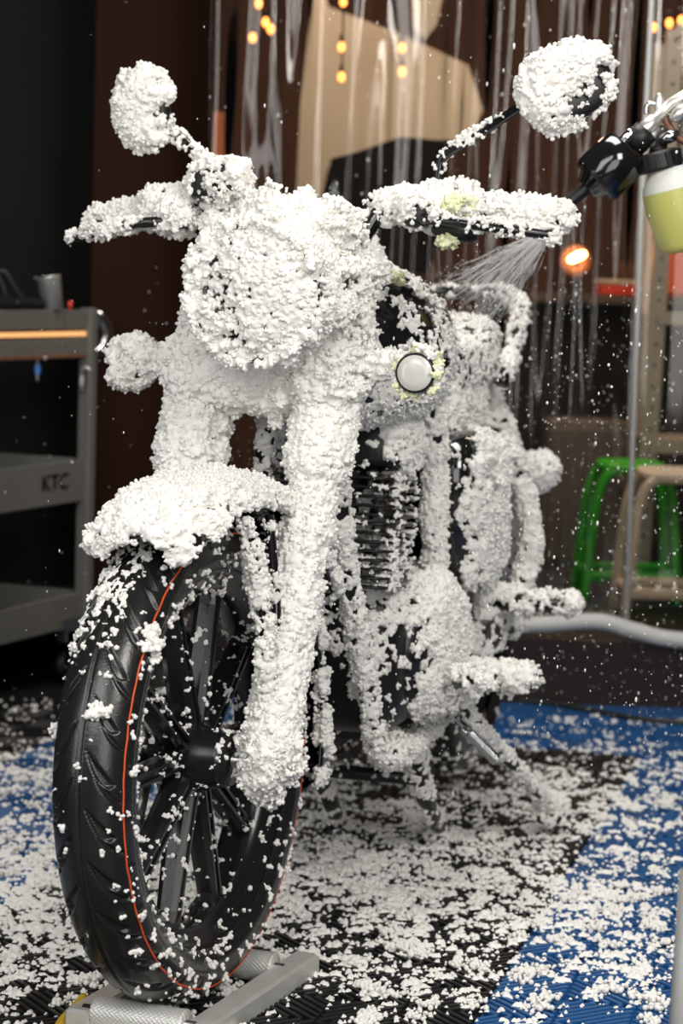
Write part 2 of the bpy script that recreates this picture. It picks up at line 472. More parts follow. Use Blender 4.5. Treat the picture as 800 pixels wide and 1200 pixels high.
for k in range(14):
    xx = xw + .02 + k * (xr - xw - .04) / 13
    MB().lathe([(0, .018), (.004, .021), (.008, .018), (.008, .012), (0, .012)], (xx, 5.335, 2.16), (0, 1, 0), 16, closed=True).build('eyelet', M['steel'], ct)
mb = MB(); mb.tube([(xw - .05, 5.345, 2.2), (1.3, 5.345, 2.2)], .014)
o = mb.build('curtain_rail', M['steel']); tag(o, 'steel rail the plastic curtains hang from', 'rail')
ct2 = thing('plastic_curtain', 'flat clear plastic sheet to the right of the pleated curtain', 'curtain', (.9, 5.37, .165))
ribbon('sheet', lambda x, z: WP(x, 5.375 + .004 * math.sin(x * 23 + z) + .003 * math.sin(x * 61), z), xr + .004, 1.3, .165, 2.2, 60, 12, M['pvc'], ct2)
o = MB().tube([(xr + .003, 5.33, 2.19), (xr - .004, 5.33, 1.2), (xr + .0, 5.33, .17)], .006, 8).build('hem_cord', M['hose_white'], ct2)

def poly_slab(name, pts, Y, dep, mat, label, cat):
    fr_ = [at(x, y, Y) for x, y in pts]; bk = [p + WP(0, dep, 0) for p in fr_]
    mb = MB(); mb.ring_loft([bk, fr_]); o = mb.build(name, M[mat], None, False); tag(o, label, cat); return o
poly_slab('canvas_awning', [(372, -60), (385, 8), (470, 40), (548, 76), (566, 128), (548, 170), (520, 163), (432, 184), (384, 198), (370, 262), (345, 262), (352, 120)], 6.9, .02, 'beige_board', 'beige canvas awning with pointed edge behind the pleated curtain', 'awning')
poly_slab('canvas_awning', [(480, -30), (524, -30), (512, 28), (498, 46), (484, 30)], 6.7, .02, 'beige_board', 'small grey beige canvas flap at the top behind the curtain', 'awning')
poly_slab('orange_cloth', [(236, 128), (264, 132), (266, 222), (238, 222)], 6.8, .02, 'orange_cloth', 'orange brown cloth hanging at the left end behind the curtain', 'cloth')
for _x, _y0, _Y in ((248, 132, 6.81), (455, 172, 6.61)):
    _p = at(_x, _y0, _Y); _o = MB().tube([_p, WP(_p[0], _p[1], 3.07)], .002, 6).build('hanging_wire', M['black_plastic']); tag(_o, 'thin wire holding the orange brown cloth' if _x < 300 else 'thin wire holding the black cloth below the awning', 'wire')
poly_slab('hanging_coat', [(388, 186), (418, 178), (470, 160), (520, 165), (528, 250), (500, 320), (400, 320), (372, 262)], 6.6, .05, 'black_cloth', 'black cloth shape hanging below the beige awning behind the curtain', 'cloth')
# orange bulbs
for i, (x, y) in enumerate([(303, 4), (311, 26), (317, 34), (402, 2), (400, 55), (400, 90), (471, 56), (471, 84), (784, 27), (798, 24), (765, 32), (296, 44)]):
    c = at(x, y, 6.3)
    b = thing('string_light', 'small orange bulb of the light string behind the plastic curtain', 'light bulb', c, 'orange string lights')
    MB().sup(c, X * .009, Yv * .009, Z * .013, nu=12, nv=8).build('bulb', M['bulb_orange'], b)
    MB().lathe([(0, .006), (.02, .006), (.022, .002)], c + Z * .012, Z, 10, cap=True).build('socket', M['black_plastic'], b)
for xs_ in ((303, 311, 317, 296), (402, 401, 400), (471, 471), (765, 784, 798)):
    yb = {303: 46, 402: 90, 471: 84, 765: 34}[xs_[0]]
    o = MB().tube(spl([at(xs_[0], -220, 6.31), at(xs_[0] + 1, -60, 6.31), at(xs_[len(xs_) // 2], yb - 20, 6.31), at(xs_[-1], yb, 6.31)]), .003, 6).build('light_cord', M['black_plastic'])
    tag(o, 'thin dark cord of orange string lights, %s' % {303: 'far left', 402: 'left of the awning', 471: 'middle of the awning', 765: 'far right'}[xs_[0]], 'cord')
# slotted-angle rack
rk = thing('storage_rack', 'pale grey slotted steel rack upright behind the right curtain', 'rack', at(760, 600, 6.3) * WP(1, 1, 0) + Z * .155)
pt = at(792, 34, 6.3); pb = at(752, 640, 6.3); pb[2] = .155
dirp = (pt - pb) / np.linalg.norm(pt - pb)
def upright(p0, p1, holes=False, name='upright'):
    mb = MB(); a = (p1 - p0) / 2; c = (p0 + p1) / 2
    mb.box(c, X * .022, Yv * .0015, a); mb.box(c + X * -.021 + Yv * .02, X * .0015, Yv * .02, a)
    o = mb.build(name, M['rack_grey'], rk, False)
    n = 26
    for k in range(n if holes else 0):
        q = p0 + (p1 - p0) * (k + .5) / n
        MB().lathe([(0, .0045), (-.001, .0045)], q + Yv * -.0018, (0, 1, 0), 8, cap=True).build('slot_hole', M['black_cloth'], o)
upright(pb, pt, True); upright(pb + X * .75, pt + X * .75); upright(pb + WP(.02, .4, 0), pt + WP(.02, .4, 0))
for (yy, nm) in ((34, 'top_beam'), (523, 'beam'), (372, 'beam')):
    k = (at(760, yy, 6.3)[2] - pb[2]) / (pt - pb)[2]
    q = pb + (pt - pb) * k
    MB().box(q + X * .375, X * .375, Yv * .006, Z * .018).build(nm, M['rack_grey'], rk, False)
    if nm == 'beam': MB().box(q + WP(.375, .2, .01), X * .37, Yv * .19, Z * .003).build('shelf_board', M['rack_grey'], rk, False)
# work bench behind with red tray and lamp
bz = at(720, 352, 6.9)[2]
bn = thing('work_bench', 'dark work bench behind the plastic curtain under the red tray', 'workbench', (.9, 7.2, .152))
MB().box((1.05, 7.15, bz), X * .62, Yv * .3, Z * .014, .004).build('bench_top', M['bench_dark'], bn, False)
for sx in (.47, 1.63):
    for sy in (6.9, 7.4):
        MB().box((sx, sy, (bz - .014 + .152) / 2), X * .02, Yv * .02, Z * (bz - .014 - .152) / 2).build('leg', M['bench_dark'], bn, False)
MB().box((1.05, 7.42, (bz + .15) / 2), X * .6, Yv * .01, Z * (bz - .152 - .02) / 2).build('back_panel', M['bench_dark'], bn, False)
q = at(733, 331, 6.95)
tr = thing('tool_tray', 'red tray with pale rim on the bench behind the curtain', 'tray', (q[0], q[1], bz + .014))
MB().box((q[0], q[1] + .08, bz + .014 + .017), X * .078, Yv * .08, Z * .016, .004).build('tray_body', M['red_plastic'], tr, False)
MB().box((q[0], q[1] + .08, bz + .014 + .041), X * .080, Yv * .082, Z * .007, .003).build('rim', M['beige_board'], tr, False)
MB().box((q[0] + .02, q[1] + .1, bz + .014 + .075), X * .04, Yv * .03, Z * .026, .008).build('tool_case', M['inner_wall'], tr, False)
q = at(782, 298, 6.98)
o = MB().box((q[0] + .02, q[1] + .1, bz + .014 + .095), X * .055, Yv * .08, Z * .094, .01).build('storage_box', M['orange_plastic'], None, False)
tag(o, 'orange plastic storage box at the right end of the bench', 'box')
q = at(676, 301, 6.7)
lp = thing('work_lamp', 'glowing orange work lamp above the bench behind the curtain', 'lamp', q)
dl = WP(.9, 0, .42); dl /= np.linalg.norm(dl)
MB().tube(spl([q - dl * .028, q, q + dl * .028], 4), [.004, .010, .011, .012, .012, .012, .011, .010, .004], 12).build('lamp_tube', M['lamp_glow'], lp)
MB().lathe([(0, .02), (.02, .045), (.024, .045), (.004, .016)], q + WP(0, .06, -.01), (0, -1, 0), 20).build('reflector', M['copper_strip'], lp)
MB().tube(spl([q + WP(0, .06, -.01), q + WP(.02, .1, -.06), WP(q[0], q[1] + .2, bz + .015)]), .006, 8).build('lamp_arm', M['bench_dark'], lp)
ll = bpy.data.lights.new('work_lamp_light', 'POINT'); ll.energy = 2; ll.color = (1, .45, .15); ll.shadow_soft_size = .03
lo = bpy.data.objects.new('work_lamp_light', ll); COL.objects.link(lo); lo.location = tuple(q + WP(0, -.08, .02))
for nm, lc, en, cl in (('workshop_fill_light', (.0, 6.6, 2.6), 36, (1, .74, .56)), ('workshop_fill_light', (.95, 5.75, 2.4), 17, (1, .9, .78))):  # unseen lights added to brighten the inner wall and the stools
    area_light(nm, lc, (lc[0], 6.9, 0), .5, en, cl)
# grey cabinet below the bench
q = at(690, 555, 6.75)
cb = thing('cabinet', 'grey cabinet standing under the bench behind the green stool', 'cabinet', (q[0], 6.9, .152))
hz = (at(690, 497, 6.62)[2] - .152) / 2
MB().box((q[0], 6.9, .152 + hz), X * .125, Yv * .15, Z * hz, .005).build('body', M['cabinet_grey'], cb, False)
MB().box((q[0], 6.745, .152 + hz), X * .115, Yv * .006, Z * (hz - .02), .003).build('door', M['cabinet_grey'], cb, False)
MB().tube([(q[0] + .09, 6.725, .152 + hz), (q[0] + .09, 6.725, .22 + hz)], .005, 8).build('handle', M['steel'], cb)
# stools (moulded frames with bent tube sides)
def stool(name, px, Y, mat, label, cols):
    (xl_, yl_), (xt_, yt_), w, h2 = px
    a = at(xl_, yl_, Y); a[2] = .152
    top = at(xt_, yt_, Y)[2]
    t_ = thing(name, label, 'stool', (a[0] + w / 2, Y + .12, .152))
    for s, yy in (('front', 0.0), ('back', .22)):
        p = a + WP(0, yy, 0)
        pts = spl([p, p + WP(.015, 0, (top - .152) * .55), p + WP(.028, 0, (top - .152) * .82), WP(p[0] + .065, p[1], top), WP(p[0] + w - .065, p[1], top), WP(p[0] + w - .028, p[1], .152 + (top - .152) * .82), WP(p[0] + w - .015, p[1], .152 + (top - .152) * .55), WP(p[0] + w, p[1], .152)], 6)
        MB().tube(pts, .0135, 10).build('leg_frame', M[mat], t_)
        z1 = .152 + (top - .152) * h2
        MB().box(WP(p[0] + w / 2, p[1], z1), X * (w / 2 - .008), Yv * .008, Z * .014, .004).build('crossbar', M[mat], t_)
    for sx in (.012, w - .012):
        MB().box(WP(a[0] + sx, Y + .11, .152 + (top - .152) * h2), X * .008, Yv * .11, Z * .012, .003).build('side_bar', M[mat], t_)
    MB().sup(WP(a[0] + w / 2, Y + .11, top + .006), X * (w / 2 - .035), Yv * .13, Z * .016, .35, .5).build('seat', M[mat], t_)
    for k in (-.03, w / 2, 0.03):
        pass
    return t_
stool('plastic_stool', ((684, 686), (720, 553), .245, .2), 5.98, 'green_stool', 'bright green plastic stool behind the clear curtain', 0)
stool('plastic_stool', ((732, 694), (770, 563), .26, .2), 5.66, 'white_stool', 'cream white plastic stool in front of the green one', 0)
# hose on the platform edge
hp = [at(x, y, 5.30) for x, y in [(520, 716), (560, 728), (600, 731), (640, 731), (700, 728), (740, 738), (780, 748), (830, 750), (900, 740)]]
pts = spl(hp, 14)
mb = MB(); mb.tube(pts, [.0185 + .0012 * (i % 2) for i in range(len(pts))], 14)
o = mb.build('drain_hose', M['hose_white']); tag(o, 'white ribbed hose draped along the edge of the raised platform', 'hose')
cp = [WP(p[0], p[1], .004) for p in [at(430, 818, 5.2), at(580, 822, 5.2), at(640, 826, 5.2), at(700, 838, 5.14), at(760, 848, 5.1), at(840, 852, 5.1), at(900, 850, 5.1)]]
fl = lambda x, y: (lambda v: WP(v[0] * CAM_H / -v[2], v[1] * CAM_H / -v[2], .004))(_F + _R * ((x - 400) / FPX) + _U * ((600 - y) / FPX))
o = MB().tube(spl([fl(430, 816), fl(580, 821), fl(640, 826), fl(700, 836), fl(760, 846), fl(840, 850), fl(920, 846)], 10), .007, 8).build('power_cable', M['seal'])
tag(o, 'black cable lying across the blue tiles before the platform', 'cable')

# ------------------------------------------------------------------ tool trolley
E_ = WP(-.615, 5.5, 0); Ld = WP(-.385, -.923, 0); Wd = WP(-.923, .385, 0); TL, TW = .78, .4
tro = thing('tool_trolley', 'grey steel tool trolley with three shelves at the left edge', 'trolley', E_ + Ld * TL / 2 + Wd * TW / 2)
def tp(l, w, z): return E_ + Ld * l + Wd * w + Z * z
for l, w in ((0, 0), (TL, 0), (0, TW), (TL, TW)):
    MB().box(tp(l, w, .505), Ld * .017, Wd * .017, Z * .385, .004).build('post', M['trolley_grey'], tro, False)
def tray(z0, z1, nm):
    mb = MB(); zc = (z0 + z1) / 2; hz = (z1 - z0) / 2
    for w in (0, TW): mb.box(tp(TL / 2, w, zc), Ld * (TL / 2 - .017), Wd * .004, Z * hz, .002)
    for l in (0, TL): mb.box(tp(l, TW / 2, zc), Ld * .004, Wd * (TW / 2 - .017), Z * hz, .002)
    mb.box(tp(TL / 2, TW / 2, z0 + .01), Ld * TL / 2, Wd * TW / 2, Z * .004)
    return mb.build(nm, M['trolley_grey'], tro, False)
tray(.84, .885, 'top_tray')
tray(.775, .818, 'drawer')
sh = tray(.43, .53, 'shelf')
tray(.13, .21, 'shelf')
MB().box(tp(TL / 2, -.001, .829), Ld * (TL / 2 - .02), Wd * .004, Z * .0055).build('light_strip', M['led_strip'], tro, False)
MB().box(tp(TL / 2, -.0055, .778), Ld * (TL / 2 - .02), Wd * .002, Z * .004).build('trim_strip', M['copper_strip'], tro, False)
MB().box(tp(TL / 2, TW / 2, .447), Ld * (TL / 2 - .03), Wd * (TW / 2 - .03), Z * .003).build('shelf_liner', M['green_net'], tro, False)
fc = bpy.data.curves.new('lettering', 'FONT'); fc.body = 'KTC'; fc.size = .052; fc.extrude = .0012; fc.align_x = 'CENTER'
fo = bpy.data.objects.new('lettering', fc); COL.objects.link(fo); fc.materials.append(M['black_paint'])
fp = tp(.155, -.0065, .468)
xd = -Ld; zd = Z; yd = np.cross(xd, zd)
mw = Matrix(((xd[0], 0, yd[0], fp[0]), (xd[1], 0, yd[1], fp[1]), (0, 1, 0, fp[2]), (0, 0, 0, 1)))
mw.col[0] *= 1.25
dg = bpy.context.evaluated_depsgraph_get(); dg.update()
fm = bpy.data.meshes.new_from_object(fo.evaluated_get(dg)); COL.objects.unlink(fo); bpy.data.objects.remove(fo)
fm.transform(mw); fm.materials.clear()
link_mesh('lettering', fm, M['black_paint'], sh)
for l, w in ((.03, .03), (TL - .03, .03), (.03, TW - .03), (TL - .03, TW - .03)):
    c = tp(l, w, .035)
    cs = MB().box(c + Z * .07, Ld * .02, Wd * .014, Z * .018, .004).build('caster', M['steel'], tro, False)
    MB().lathe([(-.012, .02), (-.012, .035), (.012, .035), (.012, .02)], c, Wd, 20, cap=True).build('wheel', M['black_plastic'], cs)
hr = at(104, 391, 5.55)
mb = MB(); mb.lathe([(-.006, .03), (-.012, .058), (0, .062), (.012, .058), (.006, .03)], hr, WP(.45, -.89, 0), 32, closed=True)
rl = mb.build('tape_reel', M['chrome']); tag(rl, 'round chrome reel hung on the top corner of the trolley', 'reel')
c0 = at(62, 367, 5.36)
cu = thing('steel_cup', 'small brushed steel cup standing on the trolley top', 'cup', (c0[0], c0[1], .885))
tl = WP(-.16, 0, .98)
MB().lathe([(0, .001), (0, .024), (.075, .028), (.078, .030), (.078, .026), (.01, .022), (.01, .001)], (c0[0], c0[1], .885), tl, 28).build('body', M['brushed_steel'], cu)
MB().box(WP(c0[0] - .03, c0[1], .885 + .072), X * .016, Yv * .006, Z * .0025, .002).build('spout', M['brushed_steel'], cu)
o = MB().lathe([(0, .004), (.02, .006), (.022, .002)], (at(82, 362, 5.36)[0], 5.36, .885), Z, 12, cap=True).build('bottle_cap', M['red_plastic']); tag(o, 'tiny red cap beside the steel cup on the trolley', 'cap')
q = tp(.27, .12, .885)
mb = MB(); mb.sup(q + Z * .012, Ld * .2, Wd * .11, Z * .017, .5, .6)
o = mb.build('folded_cloth', M['black_cloth']); tag(o, 'black cloth lying folded on the trolley top', 'cloth')
mb = MB(); a = at(-20, 300, 5.3); b_ = at(45, 366, 5.3)
mb.tube(spl([at(-25, 372, 5.3), at(-8, 330, 5.3), at(4, 318, 5.3), at(22, 345, 5.32), at(42, 366, 5.36)]), .006, 8)
mb.tube(spl([at(-2, 322, 5.3), at(6, 345, 5.3), at(2, 368, 5.3)]), .0035, 8)
o = mb.build('air_hose', M['seal']); tag(o, 'black hose looping up from the trolley top at the left edge', 'hose')
for (x, y, cm, lab) in ((44, 432, 'blue_plastic', 'small steel clamp with blue grip hung under the trolley drawer'), (96, 445, 'steel', 'small brass coloured clip fixed on the trolley corner post')):
    c = at(x, y, 5.3 if x < 60 else 5.46)
    h = thing('hook', lab, 'hook', c)
    MB().tube(spl([c + WP(.02, 0, .022), c + WP(.008, 0, .03), c + WP(0, 0, .02), c + WP(0, 0, -.03)]), .004, 8).build('hook_wire', M['steel'], h)
    MB().box(c + WP(0, 0, -.002), X * .006, Yv * .006, Z * .012, .002).build('grip', M[cm], h, False)
# ------------------------------------------------------------------ the motorcycle
bike = thing('motorcycle', 'black motorcycle covered in thick white snow foam on its stand', 'motorcycle', BP(-.4, 0, 0))

def wheel(name, ctr, dirs, R, label_mb, w=.052, front=True):
    """dirs = forward, left, up unit vectors"""
    H, L, Uu = dirs
    def pt(r, th, y): return ctr + H * (r * math.cos(th)) + Uu * (r * math.sin(th)) + L * y
    NS, NA = (2200, 120) if front else (240, 40)
    # tyre
    A = np.linspace(-math.radians(128), math.radians(128), NA)
    th = np.linspace(0, 2 * math.pi, NS, endpoint=False)
    TH, AA = np.meshgrid(th, A, indexing='ij')
    dep = np.zeros_like(TH)
    if front:
        ad = np.degrees(AA)
        dep = np.maximum(dep, .0034 * np.clip(1.6 - np.abs(ad) / 1.3, 0, 1))
        N = 30
        for sgn, off in ((1, 0.0), (-1, .5)):
            a2 = ad * sgn
            for (a0, a1, k, wd, ph, dp) in ((9, 52, .62, .15, 0.0, .0048), (22, 72, .5, .085, .48, .0038), (58, 84, .2, .06, .1, .0026)):
                q = (a2 - a0) / (a1 - a0)
                inn = (q > 0) & (q < 1); qc = np.clip(q, 0, 1)
                cen = k * (1 - (1 - qc) ** 1.9) + off + ph
                uu = TH * N / (2 * math.pi) * (1) + cen
                fr_ = np.abs(uu - np.round(uu))
                ww = wd * np.sin(math.pi * np.clip(qc, .02, .98)) ** .7
                dd = dp * np.clip((ww - fr_) / .055, 0, 1) * inn
                dep = np.maximum(dep, dd)
        dep += .0006 * (np.abs(np.abs(ad) - 92) < 1.8)
    rw = .045
    yy = w * np.sin(AA); sh_ = np.where(np.abs(AA) > math.radians(95), 1.0, 1.0)
    rr = (R - rw) + rw * np.cos(AA)
    rr = np.where(np.abs(AA) > math.pi / 2, (R - rw) + (rw * 1.0) * np.cos(AA), rr)
    nr = np.cos(AA); ny = np.sin(AA)
    rr = rr - dep * nr; yy = yy - dep * ny
    P = ctr + (rr * np.cos(TH))[..., None] * H + (rr * np.sin(TH))[..., None] * Uu + yy[..., None] * L
    v = P.reshape(-1, 3)
    i = np.arange(NS)[:, None]; j = np.arange(NA - 1)[None]
    i2 = (i + 1) % NS
    f = np.stack([i * NA + j, i2 * NA + j, i2 * NA + j + 1, i * NA + j + 1], -1).reshape(-1, 4)
    # rim
    mb = MB(); rb = R - rw * 1.62
    prof = [(-.040, rb + .006), (-.040, rb - .004), (-.032, rb - .008), (-.026, rb - .026), (-.012, rb - .034), (.012, rb - .034), (.026, rb - .026), (.032, rb - .008), (.040, rb - .004), (.040, rb + .006), (.034, rb + .006), (.020, rb - .016), (-.020, rb - .016), (-.034, rb + .006)]
    mb.lathe(prof, ctr, L, 120, closed=True)
    rim = mb.build(name, M['black_alloy'], bike)
    me = bpy.data.meshes.new('tyre'); me.vertices.add(len(v)); me.vertices.foreach_set('co', v.astype(np.float32).ravel())
    me.loops.add(f.size); me.loops.foreach_set('vertex_index', f.astype(np.int32).ravel()); me.polygons.add(len(f))
    me.polygons.foreach_set('loop_start', (np.arange(len(f)) * 4).astype(np.int32)); me.polygons.foreach_set('loop_total', np.full(len(f), 4, dtype=np.int32))
    me.update(calc_edges=True); me.polygons.foreach_set('use_smooth', np.ones(len(f), dtype=bool))
    ty = link_mesh('tyre', me, M['rubber'], rim)
    # hub
    mb = MB(); mb.lathe([(-.062, .012), (-.062, .034), (-.05, .038), (-.03, .040), (-.02, .046), (.02, .046), (.032, .040), (.05, .038), (.062, .034), (.064, .014)], ctr, L, 40, cap=True)
    mb.build('hub', M['black_alloy'], rim)
    rin = rb - .03
    for k in range(5):
        base = math.radians(90 + 72 * k + (0 if front else 20))
        for s in (-1, 1):
            t0 = base + s * math.radians(12); t1 = base + s * math.radians(17.5)
            d = (pt(rin, t1, 0) - pt(.04, t0, 0)); ln = np.linalg.norm(d); d /= ln
            tn = np.cross(L, d)
            rings = []
            for q in (0, .08, .5, .9, 1.0):
                c = pt(.04, t0, 0) + d * ln * q
                wx = (.0125 if q > .05 else .016) if q < .95 else .018; wy = .019 - .005 * q
                sec = [(wx, .5), (wx * .7, 1), (wx * .35, 1), (wx * .25, .62), (-wx * .25, .62), (-wx * .35, 1), (-wx * .7, 1), (-wx, .5), (-wx, -.5), (-wx * .7, -1), (wx * .7, -1), (wx, -.5)]
                rings.append([c + tn * a + L * b * wy for a, b in sec])
            MB().ring_loft(rings).build('spoke', M['black_alloy'], rim, False)
    if front:
        # brake disc on the bike's right side
        mb = MB(); mb.lathe([(-.050, .088), (-.050, .128), (-.055, .128), (-.055, .088)], ctr, L, 72, closed=True)
        for k in range(6):
            t0 = 2 * math.pi * k / 6
            mb.box(pt(.066, t0, -.0525), pt(.03, t0, 0) - ctr, (pt(1, t0 + math.pi / 2, 0) - ctr) * .009, L * .003)
        mb.build('brake_disc', M['steel'], rim)
        # orange pinstripe
        al = math.radians(66); rad = []
        mb = MB(); ns = 360; rings = []
        for i_ in range(ns):
            t0 = 2 * math.pi * i_ / ns; wob = .0003 * math.sin(t0 * 31) + .0003 * math.sin(t0 * 53)
            rg = []
            for da, lift in ((-1.7, .0002), (-1.2, .0010), (1.2, .0010), (1.7, .0002)):
                a = al + math.radians(da) + wob / .05
                rg.append(pt(R - rw + (rw + lift) * math.cos(a), t0, (w + lift) * math.sin(a)))
            rings.append(rg)
        rings.append(rings[0]); mb.ring_loft(rings, cap=False)
        tag(mb.build('pinstripe', M['orange_line'], rim), 'thin orange line around the tyre wall')
    return rim, ty

Uf = FP(0, 0, 1) - FP(0, 0, 0); Lf = FP(0, 1, 0) - FP(0, 0, 0)
WY = -.019
_w20 = frame(20.3, 0, 0); Lw = _w20[1] * math.cos(LEAN) + Z * math.sin(LEAN); Uw = np.cross(_w20[0], Lw); Uw = Uw if Uw[2] > 0 else -Uw
WC = FP(0, WY, AX)
fw, ftyre = wheel('front_wheel', WC, (_w20[0], Lw, Uw), .325, None)

# fender
def fender_mesh(ctr_fn, R, a0, a1, w, n=60, skirt=.03, thick=.004):
    rings = []
    for i in range(n + 1):
        a = math.radians(a0 + (a1 - a0) * i / n)
        e = min(1, min(i, n - i) / 5 + .6)
        rg = []
        sec = [(-w, -skirt * 1.2), (-w * .99, -skirt * .4), (-w * .86, .006), (-w * .5, .020), (0, .025), (w * .5, .020), (w * .86, .006), (w * .99, -skirt * .4), (w, -skirt * 1.2)]
        full = sec + [(y * .94, d - thick) for y, d in reversed(sec)]
        for y, d in full:
            r = R + d
            rg.append(ctr_fn(r * math.sin(a), y * e, AX + r * math.cos(a)))
        rings.append(rg)
    return MB().ring_loft(rings)
fend = fender_mesh(FP, .350, 33, -58, .076, skirt=.012).build('front_fender', M['black_paint'], bike)
fl_ = fender_mesh(lambda x, y, z: FP(x, y - .014, z), .352, -58, -108, .050, n=30, skirt=.02).build('fender_tail', M['black_paint'], fend)
stays = []
for s in (-1, 1):
    for xx in (.0, -.07):
        st = MB().tube(spl([FP(xx + .03, s * .078, .66), FP(xx * .6 + .0, s * .088, .52), FP(-.01, s * .09, .40)], 6), .007, 10).build('stay', M['black_paint'], fend); stays.append(st)
# fork legs
def fx(z): return -(z - AX) * .44
legs = []
for s in (-1, 1):
    mb = MB()
    zs = [.31, .335, .36, .40, .45, .60, .62, .63, .64]
    rr_ = [.018, .023, .024, .022, .022, .025, .029, .030, .024]
    fy = .093 if s > 0 else .1
    mb.tube([FP(fx(z) + .0, s * fy, z) for z in zs], rr_, 20)
    mb.tube([FP(fx(z), s * fy, z) for z in (.62, .80)], .0205, 20)
    mb.tube([FP(fx(z), s * fy, z) for z in (.70, .72, .96, .985)], [.026, .034, .034, .024], 20)
    mb.box(FP(.012, s * .1, AX), V(FP, .026, 0, 0), V(FP, 0, .018, 0), V(FP, 0, 0, .03), .006)
    lg = mb.build('fork_leg', M['black_paint'], bike); legs.append(lg)
MB().tube([FP(0, -.125, AX), FP(0, .125, AX)], .009).build('front_axle', M['steel'], bike)
# caliper on bike right
cal = MB().sup(FP(-.075, -.085, .44), V(FP, .03, 0, .02), V(FP, 0, .028, 0), V(FP, -.03, 0, .045), .5, .5).build('brake_caliper', M['black_engine'], bike)
# yokes
yoke = MB().sup(FP(-.205, 0, .845), V(FP, .040, 0, 0), V(FP, 0, .132, 0), V(FP, 0, 0, .036), .4, .5).sup(FP(-.285, 0, .985), V(FP, .032, 0, 0), V(FP, 0, .125, 0), V(FP, 0, 0, .016), .4, .5).build('triple_clamp', M['black_paint'], bike)
stem = MB().tube([FP(-.26, 0, .80), FP(-.31, 0, .99)], .03, 18).build('steering_stem', M['black_engine'], bike)
# headlight
hc = FM(-.07, .040, .955); hd = V(FM, .985, 0, -.12)
hl = MB().lathe([(-.10, .001), (-.10, .035), (-.085, .062), (-.05, .080), (0.0, .088), (.028, .092), (.034, .092), (.036, .088), (.02, .085)], hc, hd, 48).build('headlight', M['black_paint'], bike)
ln = MB().lathe([(.026, .0865), (.036, .07), (.043, .045), (.047, .02), (.048, .001)], hc, hd, 40).build('lens', M['clear_lens'], hl)
rf = MB().lathe([(.024, .085), (.0, .07), (-.03, .045), (-.04, .01), (-.04, .001)], hc, hd, 40).build('reflector', M['chrome'], hl)
MB().lathe([(-.03, .012), (0, .012), (.004, .008), (.006, .001)], hc, hd, 14).build('lamp_bulb', M['clear_lens'], hl)
ears = []
for s in (-1, 1):
    e_ = MB().box(FM(-.15, .034 + s * .092, .955), V(FM, .05, 0, 0), V(FM, 0, .004, 0), V(FM, 0, 0, .035), .003).build('bracket', M['black_paint'], hl); ears.append(e_)
# gauge
gd = V(FM, -.35, 0, .93)
ga = MB().lathe([(-.05, .001), (-.05, .04), (-.02, .058), (.014, .060), (.018, .056), (.014, .052)], FM(-.215, .02, 1.035), gd, 36).build('speedometer', M['black_plastic'], bike)
MB().lathe([(.0145, .052), (.0155, .001)], FM(-.215, .02, 1.035), gd, 30).build('dial_glass', M['clear_lens'], ga)
# handlebar
bl = [(-.27, .0, 1.0), (-.27, .06, 1.0), (-.272, .105, 1.015), (-.285, .135, 1.062), (-.30, .165, 1.075), (-.32, .26, 1.070), (-.345, .39, 1.055)]
pts = spl([FP(x, -y, z) for x, y, z in [(a, b * .865, c) for a, b, c in reversed(bl)]] + [FP(*q_) for q_ in bl[1:]], 8)
hb = MB().tube(pts, .0115, 16).build('handlebar', M['black_paint'], bike)
grips = []; sw = []; levers = []
for s in (-.865, .975):
    g = MB().tube([FP(-.325, s * .275, 1.069), FP(-.327, s * .28, 1.068), FP(-.345, s * .392, 1.056), FP(-.346, s * .40, 1.055)], [.012, .0175, .0175, .012], 18).build('grip', M['rubber'], hb); grips.append(g)
    q = MB().sup(FP(-.315, s * .235, 1.072), V(FP, .024, 0, 0), V(FP, 0, .034, 0), V(FP, 0, 0, .024), .5, .5).sup(FP(-.285, s * .20, 1.06), V(FP, .03, 0, 0), V(FP, 0, .02, 0), V(FP, 0, 0, .018), .5, .6).build('switch_housing', M['black_plastic'], hb); sw.append(q)
    lv = MB().tube(spl([FP(-.27, s * .20, 1.055), FP(-.245, s * .25, 1.05), FP(-.25, s * .32, 1.04), FP(-.285, s * .40, 1.03)], 6), [.008] * 6 + [.0065] * 12 + [.008], 10).build('lever', M['black_alloy'], hb); levers.append(lv)
res = MB().sup(FM(-.27, -.125, 1.105), V(FM, .028, 0, 0), V(FM, 0, .036, .006), V(FM, 0, 0, .022), .4, .45).build('brake_reservoir', M['black_plastic'], hb)
per = MB().box(FM(-.30, .222, 1.045), V(FM, .028, 0, 0), V(FM, 0, .026, -.004), V(FM, 0, 0, .014), .006).build('clutch_perch', M['black_plastic'], hb)
